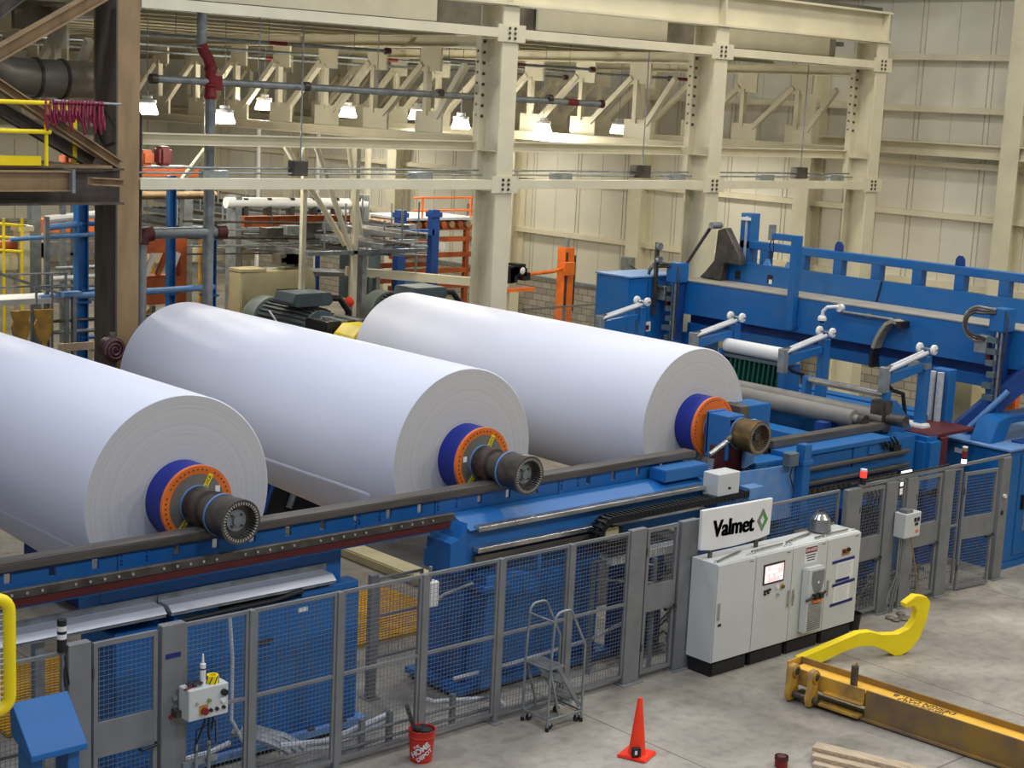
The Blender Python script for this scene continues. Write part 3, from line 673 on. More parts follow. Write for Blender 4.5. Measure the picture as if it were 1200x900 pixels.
# ---------------------------------------------------------------- grey electrical cabinets
CX = [15.83, 16.61, 17.40, 18.18, 18.96]; CY0, CY1 = 13.12, 13.59
labs = ['grey electrical cabinet with blank door, leftmost of the row', 'grey electrical cabinet with a lit touchscreen on its door', 'grey electrical cabinet with danger sign and cooling unit', 'grey electrical cabinet with papers held by blue tape, rightmost of the row']
cab = []
for i in range(4):
    a, b = CX[i]+.003, CX[i+1]-.003
    t = thing('electrical_cabinet', labs[i], 'cabinet', ((a+b)/2, 13.35, 0)); cab.append(t)
    G().box(a, b, CY0+.025, CY1, .2, 1.56).build('body', M['enclosure'], t, bevel=.006)
    G().box(a+.03, b-.03, CY0+.05, CY1-.03, .0, .2).build('plinth', M['black'], t, smooth=0)
    G().box(a+.05, b-.05, CY0+.035, CY0+.05, .02, .18).build('plinth_cover', M['black'], t, smooth=0)
    d = G().box(a+.004, b-.004, CY0, CY0+.023, .215, 1.548).build('door', M['enclosure'], t, bevel=.005)
    hx = (a+.05, b-.05, a+.05, a+.05)[i]; hz = (.8, .72, .72, .72)[i]
    g = G(); g.box(hx-.014, hx+.014, CY0-.028, CY0-.012, hz, hz+.24).box(hx-.012, hx+.012, CY0-.012, CY0, hz+.01, hz+.04).box(hx-.012, hx+.012, CY0-.012, CY0, hz+.2, hz+.23)
    g.build('handle', M['steel'], d, bevel=.003)
    G().box(b-.14, b-.06, CY0-.002, CY0, 1.5, 1.51).build('name_strip', M['ink'], d)
    if i == 0: G().box(a+.06, a+.13, CY0-.003, CY0, .7, .74).build('name_plate', M['ink'], d); g = None
    for x in (a+.05, b-.05): G().tube(arc((x, CY0+.1, 1.56), .03, 0, pi, 8, (1, 0, 0), (0, 0, 1)), .008, 6).build('lifting_eye', M['steel'], t)
    if i == 1:
        G().box(16.77, 17.22, CY0-.012, CY0, 1.12, 1.41).build('screen_bezel', M['black'], d, bevel=.004)
        sc = G().box(16.795, 17.195, CY0-.0135, CY0-.012, 1.145, 1.385).build('touchscreen', M['screen'], d)
        g = G(); random.seed(5)
        for r in range(4):
            for c in range(7):
                if random.random() < .72: x = 16.805+c*.055; z = 1.155+r*.057; g.box(x, x+.045, CY0-.0145, CY0-.0135, z, z+.04)
        g.build('screen_tiles', M['screen_w'], d)
        g = G()
        for x, z in ((16.83, 1.03), (16.88, 1.035), (16.93, 1.04), (16.83, .99), (16.9, 1.0)): g.cyl((x, CY0, z), (x, CY0-.02, z), .018, n=10)
        g.build('push_button', M['black'], d)
        G().cyl((17.1, CY0, 1.05), (17.1, CY0-.015, 1.05), .034, n=14).build('white_knob', M['white'], d); G().cyl((17.2, CY0, 1.04), (17.2, CY0-.012, 1.04), .04, n=14).build('yellow_ring', M['ochre'], d); G().cyl((17.2, CY0-.012, 1.04), (17.2, CY0-.035, 1.04), .025, n=12).build('stop_button', M['brown'], d)
        G().cyl((17.11, CY0, .94), (17.11, CY0-.03, .94), .02, n=10).build('selector_switch', M['steel'], d)
    if i == 2:
        sg = G().box(17.66, 17.94, CY0-.004, CY0, 1.28, 1.52).build('danger_sign', M['white'], d)
        G().box(17.67, 17.93, CY0-.006, CY0-.004, 1.425, 1.51).build('red_field', M['red'], d)
        text('danger_lettering', 'DANGER', .06, .0006, M['white'], d, face_y(17.8, CY0-.0065, 1.467), .001)
        for k, hw in enumerate((.11, .1, .085)): G().box(17.8-hw, 17.8+hw, CY0-.0046, CY0-.004, 1.385-.036*k, 1.4-.036*k).build('text_line', M['ink'], d)
        ac = G().prism([(17.62, .3), (18.0, .29), (18.0, 1.235), (17.62, 1.24)], (0, CY0-.12, 0), (1, 0, 0), (0, 0, 1), (0, .118, 0)).build('cooling_unit', M['enclosure'], t, bevel=.02)
        G().prism([(17.71, 1.19), (17.98, 1.185), (17.98, 1.04), (17.93, .9), (17.85, .86), (17.77, .9), (17.71, 1.02)], (0, CY0-.128, 0), (1, 0, 0), (0, 0, 1), (0, .006, 0)).build('fan_grille', M['grey'], ac)
        G().cyl((17.85, CY0-.129, 1.02), (17.85, CY0-.135, 1.02), .02, n=10).build('badge', M['white'], ac)
        g = G(); z = .34
        while z < .76: g.box(17.67, 17.97, CY0-.13, CY0-.119, z, z+.012); z += .03
        g.build('louvre', M['galv'], ac)
        gg = G(); gg.tube([(17.6, CY0-.13, .79), (17.72, CY0-.16, .83), (17.8, CY0-.16, .8), (17.9, CY0-.16, .83), (18.03, CY0-.13, .86)], .018, 6); gg.box(17.73, 17.8, CY0-.19, CY0-.13, .8, .87).box(17.84, 17.92, CY0-.19, CY0-.13, .8, .87)
        o = gg.build('safety_goggles', M['black']); tag(o, 'dark safety goggles hooked on the cooling unit of the third cabinet', 'goggles')
        o = G().box(17.73, 17.92, CY0-.17, CY0-.13, .74, .795).build('orange_pouch', M['orange'], bevel=.01); tag(o, 'small orange pouch under the goggles on the cooling unit', 'pouch')
    if i == 3:
        for nm, z0, z1, x0, x1 in (('taped_paper', .9, 1.18, 18.42, 18.82), ('taped_paper', .57, .84, 18.4, 18.78)):
            pp = G().box(x0, x1, CY0-.004, CY0-.001, z0, z1).build(nm, M['paper_w'], smooth=0); tag(pp, 'upper white paper taped on the rightmost cabinet door' if z0 > .8 else 'lower white paper taped on the rightmost cabinet door', 'paper')
            g = G()
            for k in range(9): g.box(x0+.03, x1-.05-.02*(k % 3), CY0-.0046, CY0-.004, z1-.05-k*.022, z1-.046-k*.022)
            g.build('print_lines', M['galv'], pp)
        for p0, p1 in (((18.31, 1.19), (18.83, 1.2)), ((18.35, .845), (18.88, .86)), ((18.42, .905), (18.74, .91)), ((18.33, .555), (18.86, .57))):
            G().bar((p0[0], CY0-.006, p0[1]), (p1[0], CY0-.006, p1[1]), .003, .042).build('blue_tape', M['tape'], d)
        G().box(18.52, 18.7, CY0-.004, CY0, 1.26, 1.36).build('yellow_plate', M['ochre'], d); G().cyl((18.56, CY0-.004, 1.33), (18.56, CY0-.03, 1.33), .03, n=12).build('rotary_knob', M['maroon'], d); G().cyl((18.66, CY0-.004, 1.34), (18.66, CY0-.03, 1.34), .03, n=12).build('rotary_knob', M['black'], d)
# clutter on the cabinet tops
for p0, p1, lab in (((15.9, 13.2, 1.585), (16.55, 13.36, 1.585), 'leftmost thin dusty rod lying on the electrical cabinets'), ((16.65, 13.25, 1.585), (17.35, 13.28, 1.585), 'thin dusty rod on the cabinet with the touchscreen'), ((17.45, 13.3, 1.585), (18.15, 13.42, 1.585), 'thin dusty rod on the cabinet with the danger sign'), ((18.0, 13.22, 1.585), (18.8, 13.25, 1.585), 'thin dusty rod on the rightmost cabinet')):
    tag(G().tube([p0, ((p0[0]+p1[0])/2, (p0[1]+p1[1])/2, p0[2]+.006), p1], .014, 8).build('dusty_rod', M['duct']), lab, 'rod')
t = thing('work_light', 'silver domed work light standing on the rightmost cabinet', 'lamp', (18.4, 13.45, 1.56))
G().lathe([(0, .12), (.03, .17), (.2, .14), (.27, .08), (.28, .001)], (18.4, 13.45, 1.56), (0, 0, 1), 24, cap=False).build('reflector', M['steel'], t); G().tube(arc((18.4, 13.45, 1.7), .19, 0, pi, 10, (1, 0, 0), (0, 0, 1)), .01, 6).build('yoke', M['dark'], t)
# brand board on the cabinets
t = thing('sign_board', 'white sign board with black wordmark and green diamond, leaning above the cabinets', 'sign', (16.5, 13.42, 1.56))
pl = [(15.77, 1.70), (16.0, 1.665), (16.5, 1.655), (17.0, 1.68), (17.2, 1.71), (17.22, 2.22), (15.76, 2.24)]
G().prism(pl, (0, 13.4, 0), (1, 0, 0), (0, 0, 1), (0, .05, 0)).build('board', M['white'], t, bevel=.006)
for x in (16.0, 16.95): G().box(x-.03, x+.03, 13.41, 13.44, 1.56, 1.70).build('foot', M['dark'], t)
for ox in (-.012, -.005, .005, .012): text('wordmark', 'Valmet', .29, .002, M['ink'], t, face_y(16.42+ox, 13.397, 1.93) @ Matrix.Rotation(radians(-2.2), 4, 'Z') @ Matrix.Diagonal((1.02, 1.1, 1, 1)), .004)
def diamond(ccx, ccz, sx, sz):
    t1 = [(0, sz), (sx, 0), (0, -sz), (-sx, 0)]; k = .45; t2 = [(a*k, b*k) for a, b in t1]
    for i in range(4):
        j = (i+1) % 4; q = [t1[i], t1[j], t2[j], t2[i]]
        G().prism([(ccx+a, ccz+b) for a, b in q], (0, 13.394, 0), (1, 0, 0), (0, 0, 1), (0, .006, 0)).build('diamond_mark', (GR1 if i in (0, 1) else GR2), t, smooth=0)
GR1 = mat('logo_green', rgb(84, 150, 70), .5); GR2 = mat('logo_grey', rgb(128, 132, 122), .5)
diamond(17.02, 1.94, .115, .165)
# ================================================================ things on the open floor
t = thing('traffic_cone', 'orange traffic cone standing on the open floor', 'cone', (13.16, 11.93, 0))
X, Y = 13.16, 11.93
G().box(X-.18, X+.18, Y-.18, Y+.18, 0, .035).build('base', M['cone'], t, bevel=.015, xf=Matrix.Rotation(radians(20), 4, 'Z'))
G().lathe([(.035, .108), (.06, .1), (.69, .028), (.705, .02)], (X, Y, 0), (0, 0, 1), 32).build('body', M['cone'], t)
G().box(X-.105, X-.0, Y-.16, Y-.1, .05, .15).build('black_label', M['black'], t, bevel=.004, xf=Matrix.Rotation(radians(-30), 4, 'Z'))
g = G().box(X-.075, X-.045, Y-.163, Y-.16, .075, .125).build('white_mark', M['white'], t, xf=Matrix.Rotation(radians(-30), 4, 'Z'))
# bucket
t = thing('bucket', 'red plastic bucket with white lettering holding rags and a bar, by the fence', 'bucket', (11.05, 13.3, 0))
X, Y = 11.05, 13.3
G().lathe([(0, .125), (.28, .145), (.285, .155), (.30, .155), (.305, .147), (.36, .15), (.365, .158), (.375, .158), (.375, .146), (.3, .138), (.02, .12)], (X, Y, 0), (0, 0, 1), 32, cap=False).build('shell', M['cone'] if False else mat('red_bucket_plastic', rgb(196, 44, 30), .45), t)
G().lathe([(.25, .001), (.25, .138)], (X, Y, 0), (0, 0, 1), 24, cap=False).build('inside', M['black'], t)
yaw = radians(-42)
fw = Matrix.Translation((X, Y, .16)) @ Matrix.Rotation(yaw, 4, 'Z') @ Matrix.Translation((0, -.1405, 0)) @ face_y(0, 0, 0) @ Matrix.Rotation(radians(28), 4, 'Z')
def curved_text(body, size, dx, dz, bold):
    o = text('lettering', body, size, .001, M['white'], t, Matrix.Identity(4), bold)
    rot = Matrix.Rotation(radians(38), 2)
    me = o.data
    for v in me.vertices:
        p = v.co+t.location
        q = rot @ Vector((p.x, p.y)) + Vector((dx, dz))
        r = .1375+.07*(q.y+.15)/1.0*.3+.004+p.z; a = radians(-90-42)+q.x/.138
        v.co = Vector((X+r*cos(a), Y+r*sin(a), q.y+.15))-t.location
curved_text('THE', .045, -.05, .05, .001); curved_text('HOME', .088, -.005, .012, .003); curved_text('DEPOT', .066, .045, -.045, .002)
for p0, p1 in (((-.11, -.1), (.11, -.1)), ((.11, -.1), (.11, .11)), ((.11, .11), (-.11, .11)), ((-.11, .11), (-.11, -.1))):
    pts = []
    for k in range(9):
        q = (p0[0]+(p1[0]-p0[0])*k/8, p0[1]+(p1[1]-p0[1])*k/8); r = .1385+.021*(q[1]+.15)+.001; a = radians(-132)+q[0]/.138; pts.append((X+r*cos(a), Y+r*sin(a), q[1]+.15))
    G().tube(pts, .0022, 5).build('label_outline', M['cone'], t)
g = G(); random.seed(9)
for k in range(10):
    a = random.random()*6.3; p = Vector((X+.07*cos(a), Y+.07*sin(a), .34+.05*random.random())); g.ball(p, .05+.02*random.random(), 8, 6, .7)
tag(g.build('rags', M['rubber'], bevel=0), 'black rags stuffed in the red bucket', 'rags')
t3 = thing('steel_bar', 'dark perforated bar sticking out of the red bucket', 'bar', (X-.05, Y, .2))
G().bar((X-.04, Y, .2), (X-.19, Y+.06, .68), .045, .045).build('bar', M['dark'], t3, bevel=.003)
g = G()
for k in range(6): 
    p = Vector((X-.04, Y, .2)).lerp(Vector((X-.19, Y+.06, .68)), .4+.1*k); g.cyl(p+Vector((-.01, -.02, 0)), p+Vector((-.012, -.026, 0)), .011, n=8)
g.build('hole', M['black'], t3)
# rolling ladder
t = thing('rolling_ladder', 'small grey rolling step ladder with hand rails, standing against the fence', 'step ladder', (13.1, 13.3, 0))
def side(y, nm):
    G().tube([(12.79, y, .03), (12.8, y, .8), (12.83, y, 1.36)]+arc((12.94, y, 1.36), .11, pi, pi/2, 5, (1, 0, 0), (0, 0, 1))+[(13.02, y, 1.47)]+arc((13.04, y, 1.38), .09, pi/2, .35, 5, (1, 0, 0), (0, 0, 1))+[(13.36, y, .98), (13.36, y, .05)], .016, 10).build(nm, M['galv'], t)
for y in (13.06, 13.5): side(y, 'hand_rail')
for x, y0, y1, z in ((12.82, 13.06, 13.5, 1.36), (12.8, 13.06, 13.5, .14), (13.36, 13.06, 13.5, .14)): G().cyl((x, y0, z), (x, y1, z), .014, n=8).build('cross_bar', M['galv'], t)
for y in (13.06, 13.5): G().cyl((12.79, y, .14), (13.36, y, .14), .014, n=8).build('base_bar', M['galv'], t)
def tread(x0, x1, z):
    s = G().box(x0, x1, 13.09, 13.47, z-.02, z).build('step', M['galv'], t, smooth=0)
    g = G(); y = 13.1
    while y < 13.46: g.box(x0+.01, x1-.01, y, y+.006, z, z+.008); y += .02
    g.build('grip_ridges', M['steel'], s, smooth=0)
tread(12.78, 13.06, .77); tread(13.04, 13.22, .54); tread(13.18, 13.36, .3)
for y in (13.08, 13.48):
    g = G(); g.bar((12.95, y, .76), (13.34, y, .2), .02, .05); g.bar((12.82, y, .74), (13.0, y, .14), .02, .025); g.build('stringer', M['galv'], t)
for x in (12.86, 13.32):
    for y in (13.1, 13.46):
        c = G().cyl((x, y-.014, .045), (x, y+.014, .045), .045, n=16).build('caster', M['rubber'], t); G().bar((x, y, .05), (x, y, .14), .04, .03).build('caster_fork', M['steel'], c)
for x in (12.79, 13.36):
    for y in (13.06, 13.5): G().cyl((x, y, 0), (x, y, .05), .022, n=10).build('rubber_tip', M['rubber'], t)
# blue sloped desk at the left edge
t = thing('operator_desk', 'blue sloped-top steel desk in the bottom left corner, in front of the fence', 'desk', (6.5, 13.2, 0))
G().prism([(13.02, 1.27), (13.02, 1.33), (13.42, 1.72), (13.46, 1.70), (13.44, 1.4)], (6.22, 0, 0), (0, 1, 0), (0, 0, 1), (.56, 0, 0)).build('sloped_top', M['blue'], t, bevel=.006)
for x in (6.25, 6.62): G().box(x, x+.12, 13.1, 13.36, .02, 1.4).build('leg', M['blue'], t, bevel=.008)
G().box(6.2, 6.8, 13.02, 13.44, 0, .02).build('foot_plate', M['blue'], t)
# yellow swing gate
t = thing('swing_gate', 'yellow tubular guard with mesh cut off by the left edge', 'guard rail', (5.6, 12.6, 0))
Yg = 12.7
P = [(5.1, Yg, 1.98), (5.75, Yg, 1.98)]+arc((5.75, Yg, 2.1), .12, -pi/2, 0, 5, (1, 0, 0), (0, 0, 1))+[(5.87, Yg, 2.87)]+arc((5.75, Yg, 2.87), .12, 0, pi/2, 5, (1, 0, 0), (0, 0, 1))+[(5.1, Yg, 2.99)]
G().tube(P, .055, 14).build('tube_frame', M['yellow'], t)
g = G(); 
x = 5.15
while x < 5.84: g.bar((x, Yg, 2.0), (x, Yg, 2.97), .006, .006); x += .07
z = 2.05
while z < 2.96: g.bar((5.1, Yg, z), (5.85, Yg, z), .006, .006); z += .05
g.build('wire_mesh', M['white'], t)
G().cyl((5.1, Yg, 0), (5.1, Yg, 3.04), .06, n=14).build('post', M['yellow'], t)
# spreader beam
t = thing('lifting_beam', 'long worn ochre-yellow lifting beam lying on the floor, with stencilled lettering', 'lifting beam', (16.4, 11, 0))
bd = Vector((.176, -2.42, 0)).normalized()  # along the beam, towards the camera side
bx = Vector((-bd.y, bd.x, 0))               # across, to the right
O = Vector((16.24, 11.62, 0))
def bp(a, l, z): return O+bx*a+bd*l+Vector((0, 0, z))
def bbox(g, a0, a1, l0, l1, z0, z1):
    vs = [bp(a, l, z) for z in (z0, z1) for l in (l0, l1) for a in (a0, a1)]
    return g.add(vs, [(0, 2, 3, 1), (4, 5, 7, 6), (0, 1, 5, 4), (2, 6, 7, 3), (0, 4, 6, 2), (1, 3, 7, 5)])
bbox(G(), .0, .025, .62, 6, .045, .40).build('side_plate', M['dirty'], t, smooth=0)
bbox(G(), -.05, .12, .6, 6, .02, .045).build('lower_flange', M['dirty'], t, smooth=0)
bbox(G(), .31, .335, -.55, 6, .06, .445).build('side_plate', M['dirty'], t, smooth=0)
bbox(G(), .025, .31, -.5, 6, .345, .365).build('web_plate', M['ochre_web'], t, smooth=0)
bbox(G(), .0, .02, -.5, .6, .2, .40).build('side_plate', M['ochre'], t, smooth=0)
bbox(G(), .02, .31, -.57, -.55, .05, .445).build('end_plate', M['ochre'], t, smooth=0)
bbox(G(), .0, .31, -.5, 6, .0, .02).build('lower_flange', M['dark'], t, smooth=0)
g = G(); bbox(g, -.12, .02, -.1, .6, .05, .08); bbox(g, -.08, .02, .05, .6, .2, .225); g.build('gusset', M['ochre'], t, smooth=0)
for l in (-.42, -.12):
    g = G(); c = [(-.02, .08), (.1, .05), (.22, .06), (.24, .16), (.2, .34), (.16, .42), (.06, .42), (.0, .34)]
    g = G(); poly = [(-.20, .0), (-.02, .0), (.0, .10), (-.03, .22), (-.02, .36)]+[(-.1+.1*cos(q), .38+.1*sin(q)) for q in [radians(v) for v in (0, 45, 90, 135, 180)]]+[(-.2, .25), (-.24, .1)]
    g.prism([(p[0], p[1]+.02) for p in poly], bp(0, l, 0), bx, (0, 0, 1), bd*.07); pl_ = g.build('pin_plate', M['ochre'], t, bevel=.01)
    G().cyl(bp(-.1, l-.02, .40), bp(-.1, l+.09, .40), .075, n=18).build('pin_boss', M['ochre'], pl_); G().cyl(bp(-.1, l-.03, .40), bp(-.1, l+.10, .40), .045, n=16).build('pin', M['dark'], pl_)
G().cyl(bp(-.12, -.42, .1), bp(-.12, .02, .1), .045, n=14).build('cross_pin', M['dark'], t)
lp = G().cyl(bp(.1, .38, .365), bp(.1, .38, .63), .048, n=16).build('upright_pin', M['dark'], t); G().tube(arc(bp(.1, .38, .64), .035, 0, pi, 8, (1, 0, 0), (0, 0, 1)), .009, 6).build('ring', M['ochre'], lp)
mw = Matrix(((-bd.x, -bx.x, 0, 0), (-bd.y, -bx.y, 0, 0), (0, 0, 1, 0), (0, 0, 0, 1)))
def on_beam(a, l): 
    p = bp(a, l, .3665); q = Matrix(((bd.x, bx.x, 0, p.x), (bd.y, bx.y, 0, p.y), (0, 0, 1, p.z), (0, 0, 0, 1))) @ Matrix.Rotation(pi, 4, 'Z')
    return q
text('stencil', 'DESIGN CAT. B', .125, .0012, M['ink'], t, on_beam(.24, 1.3), .002)
text('stencil', 'SERVICE CLASS 0', .085, .0012, M['ink'], t, on_beam(.15, 1.3), .001)
# C-hook
t = thing('lifting_hook', 'bright yellow C-shaped steel hook plate behind the lifting beam', 'hook', (18, 12.4, 0))
hk = [(0, .0), (0, .16), (.95, .52), (1.15, .52), (1.35, .44), (1.62, .42), (1.80, .50), (1.90, .66), (1.92, .82), (1.86, .92), (1.72, .90), (1.70, .98), (1.88, 1.12), (2.06, 1.08), (2.14, .96), (2.10, .60), (2.0, .28), (1.86, .08), (1.72, .0), (1.60, .0), (1.40, .14), (1.20, .24), (.98, .26), (.75, .2), (.3, 0)]
hd = Vector((1, -.34, 0)).normalized(); hw = Vector((hd.y, -hd.x, 0))
G().prism([(a*.99, b*.77) for a, b in hk], (17.2, 12.72, 0), hd, (0, 0, 1), Vector((.28, 1, 0)).normalized()*.12).build('hook_plate', M['yellow'], t, bevel=.008)
# timber and bits
for k, (dx, z, L_, lab) in enumerate(((0, 0, 2.2, 'lowest pale timber plank of the little stack at the bottom edge'), (.09, .05, 2.0, 'middle pale timber plank of the little stack at the bottom edge'), (.2, .1, 2.3, 'topmost timber plank of the little stack at the bottom edge'))):
    p0 = Vector((14.66+dx, 10.52+.08*k, z+.025)); d_ = Vector((.36, -1, 0)).normalized()
    tag(G().bar(p0, p0+d_*L_, .19, .048).build('timber_plank', M['wood'], bevel=.003), lab, 'plank')
t = thing('pipe_stub', 'short dark red pipe end standing at the bottom edge of the floor', 'pipe', (14.3, 10.72, 0))
G().lathe([(0, .075), (.13, .075), (.13, .058), (.02, .058)], (14.3, 10.72, 0), (0, 0, 1), 24, cap=False).build('pipe', M['red'], t); G().lathe([(.09, .082), (.13, .082)], (14.3, 10.72, 0), (0, 0, 1), 24).build('collar', M['maroon'], t)
g = G(); random.seed(2)
for k in range(8): g.ball((20.05+.35*random.random(), 13.0+.3*random.random(), .02), .06+.03*random.random(), 8, 5, .35)
tag(g.build('floor_rags', M['duct']), 'dirty grey rags lying on the floor before the open gate', 'rags')
t = thing('waste_pail', 'small black pail on the floor at the right end of the cabinets', 'pail', (19.18, 13.3, 0))
G().lathe([(0, .1), (.22, .12), (.23, .13), (.25, .13), (.25, .115), (.03, .09)], (19.18, 13.3, 0), (0, 0, 1), 20, cap=False).build('shell', M['black'], t); G().lathe([(.02, .101), (.09, .105)], (19.18, 13.3, 0), (0, 0, 1), 20, cap=False).build('white_band', M['white'], t)
# ================================================================ unwinder: carriage, frame, rollers
B = M['blue']
t = thing('shaft_carriage', 'pale dusty blue carriage box below the right roll, its arm gripping the shaft', 'carriage', (18, 14.5, 1.0))
G().prism([(17.25, 1.55), (17.25, 2.38), (18.9, 2.34), (18.9, 1.55)], (0, 14.24, 0), (1, 0, 0), (0, 0, 1), (0, .04, 0)).build('front_plate', M['blue_light'], t, smooth=0)
g = G(); g.box(17.25, 17.29, 14.28, 15.0, 1.55, 2.38).box(18.86, 18.9, 14.28, 15.0, 1.55, 2.34).box(17.25, 18.9, 14.96, 15.0, 1.55, 2.36); g.build('side_plate', M['blue_light'], t, smooth=0)
G().box(17.29, 18.86, 14.28, 14.96, 2.1, 2.14).build('tray', M['black'], t, smooth=0)
g = G(); random.seed(11)
for k in range(12):
    x = 17.4+random.random()*1.2; y = 14.35+random.random()*.45
    g.tube([(x, y, 2.16), (x+.15, y+.06, 2.3), (x+.3, y-.03, 2.2)], .03, 6)
g.build('hose_bundle', M['black'], t)['kind'] = 'stuff'
G().box(17.5, 18.18, 14.5, 14.98, 0, 1.55).build('slide_foot', B, t, smooth=0)
# cradle holding the roll journal
G().box(17.58, 18.22, 14.66, 14.9, 2.14, 2.652).build('cradle', M['maroon'], t, bevel=.01)
# clevis arm
g = G(); g.box(17.62, 17.68, 14.62, 15.02, 2.45, 3.1).box(17.62, 18.0, 14.98, 15.04, 2.5, 3.12).box(17.68, 17.98, 14.62, 15.0, 3.04, 3.1); g.build('clamp_jaw', B, t, bevel=.008)
G().prism([(17.98, 2.3), (18.2, 2.36), (18.2, 3.02), (17.98, 3.02)], (0, 14.56, 0), (1, 0, 0), (0, 0, 1), (0, .06, 0)).build('clamp_plate', M['blue_light'], t, bevel=.008)
G().cyl((17.36, 14.7, 2.56), (17.66, 14.62, 2.76), .04, n=14).build('piston_rod', M['steel'], t); G().cyl((17.64, 14.62, 2.75), (17.78, 14.6, 2.88), .055, n=14).build('rod_end', M['dark'], t)
G().tube([(17.4, 14.7, 2.5), (17.34, 14.68, 2.2), (17.4, 14.64, 2.0)], .05, 8).build('cylinder', M['galv'], t)
pc = G().box(18.74, 18.93, 14.08, 14.235, 1.5, 2.66).build('post', B, t, bevel=.012)
G().box(18.72, 18.95, 14.06, 14.237, 2.36, 2.42).build('post_collar', B, pc)
jb = G().box(18.44, 18.66, 14.1, 14.24, 2.36, 2.56).build('junction_box', M['motor'], t, bevel=.01)
G().tube([(18.55, 14.12, 2.4), (18.6, 14.2, 2.2), (18.7, 14.2, 2.0)], .01, 6).build('cable', M['black'], jb)
t = thing('terminal_box', 'grey terminal box on the left end of the pale blue carriage', 'box', (17.0, 14.15, 1.6))
G().box(16.78, 17.24, 14.02, 14.3, 2.14, 2.47).build('case', M['enclosure'], t, bevel=.008); G().box(17.0, 17.05, 14.012, 14.02, 2.24, 2.27).build('latch', M['black'], t)
G().box(16.82, 17.24, 14.06, 14.3, 1.98, 2.14).build('spacer', B, t); G().box(16.84, 17.24, 14.04, 14.3, 1.62, 1.95).build('lower_case', M['enclosure'], t, bevel=.008); G().box(17.24, 17.27, 14.1, 14.24, 1.6, 2.4).build('back_plate', B, t)
# cable chain
t = thing('cable_chain', 'black cable chain looping under and along to the pale blue carriage', 'cable chain', (15.6, 14.08, 1.6))
path = [(14.95+.0*k, 14.1, 0) for k in range(0)]
top = [(17.6-.085*k, 2.12) for k in range(34)]
cx_, cz_, r_ = 14.72, 1.92, .2
pts = [(x, z) for x, z in top]+[(cx_+r_*cos(a), cz_+r_*sin(a)) for a in [radians(v) for v in range(95, 276, 20)]]+[(14.8+.085*k, 1.72) for k in range(8)]
for i in range(len(pts)-1):
    a = Vector((pts[i][0], 14.1, pts[i][1])); b = Vector((pts[i+1][0], 14.1, pts[i+1][1])); d = (b-a).normalized(); nrm = Vector((-d.z, 0, d.x))
    if i > 100: break
    g = G(); 
    g.bar(a-Vector((0, .09, 0))+d*.004, b-Vector((0, .09, 0))-d*.004, .016, .09, up=nrm); g.bar(a+Vector((0, .09, 0))+d*.004, b+Vector((0, .09, 0))-d*.004, .016, .09, up=nrm)
    m_ = (a+b)/2; g.bar(m_+nrm*.04-Vector((0, .08, 0)), m_+nrm*.04+Vector((0, .08, 0)), .03, .012, up=nrm); g.bar(m_-nrm*.04-Vector((0, .08, 0)), m_-nrm*.04+Vector((0, .08, 0)), .03, .012, up=nrm)
    g.build('chain_link', M['black'], t, smooth=0)
g = G(); g.tube([(p[0], 14.1, p[1]) for p in pts], .03, 6); g.build('cable', M['rubber'], t)
G().box(17.45, 17.75, 14.0, 14.2, 2.03, 2.2).build('end_bracket', M['blue_light'], t, bevel=.006)
G().box(14.72, 15.0, 14.15, 14.19, 1.84, 1.99).build('guide_plate', M['beige'], t, bevel=.03)
G().box(14.75, 16.4, 14.02, 14.2, 1.50, 1.60).build('chain_tray', M['enclosure'], t, smooth=0)
for x in (15.4, 16.2): G().box(x, x+.08, 14.12, 14.2, .0, 1.5).build('tray_leg', B, t)
# side frame
t = thing('unwinder_frame', 'blue side frame of the unwinder right of the carriage, with two dark guide bars', 'machine frame', (20.2, 14.8, 0))
G().box(18.2, 22.26, 14.52, 14.9, 1.2, 2.36).build('body', B, t, bevel=.012)
for x in (18.4, 21.6): G().box(x, x+.5, 14.5, 15.2, 0, 1.2).build('foot', B, t, bevel=.012)
G().box(18.95, 21.45, 14.46, 14.92, 2.36, 2.44).build('ledge', B, t, bevel=.008)
G().box(19.15, 20.5, 14.502, 14.52, 2.1, 2.34).build('cover_plate', B, t, bevel=.004); G().box(20.55, 21.3, 14.495, 14.52, 2.04, 2.4).build('cover_plate', B, t, bevel=.004)
G().box(20.92, 21.1, 14.47, 14.5, 2.2, 2.32).build('small_bracket', B, t)
for z, x1 in ((2.15, 22.0), (1.92, 22.0)): G().box(18.95, x1, 14.42, 14.52, z-.025, z+.03).build('guide_bar', M['rail'], t, bevel=.008)
rk = G().box(18.95, 21.7, 14.45, 14.52, 1.76, 1.83).build('rack', M['rail'], t, smooth=0)
g = G(); x = 18.97
while x < 21.7: g.box(x, x+.06, 14.43, 14.45, 1.765, 1.825); x += .13
g.build('rack_teeth', M['dark'], rk)['kind'] = 'stuff'
G().box(18.95, 21.98, 14.82, 15.02, 2.44, 2.56).build('rail_head', M['rail'], t, bevel=.012)
G().box(18.95, 19.1, 14.86, 15.0, 2.30, 2.44).build('rail_stop', M['dark'], t)
G().prism([(21.7, 2.3), (22.75, 2.3), (22.5, 2.62), (22.2, 2.88), (22.02, 2.9), (22.02, 2.3)][1:], (0, 14.9, 0), (1, 0, 0), (0, 0, 1), (0, .18, 0)).build('gusset', B, t, bevel=.008)
G().box(21.78, 22.0, 14.84, 15.12, 2.4, 2.9).build('bearing_block', M['dark'], t, bevel=.012)
g = G(); random.seed(4)
for k in range(5):
    x = 21.2+.1*k; g.tube([(x, 14.5, 2.42), (x+.05, 14.46, 2.34), (x+.12, 14.47, 2.25), (x+.2, 14.5, 2.3)], .018, 6)
g.box(21.55, 21.75, 14.44, 14.52, 2.12, 2.28)
g.build('hose_bundle', M['black'], t)
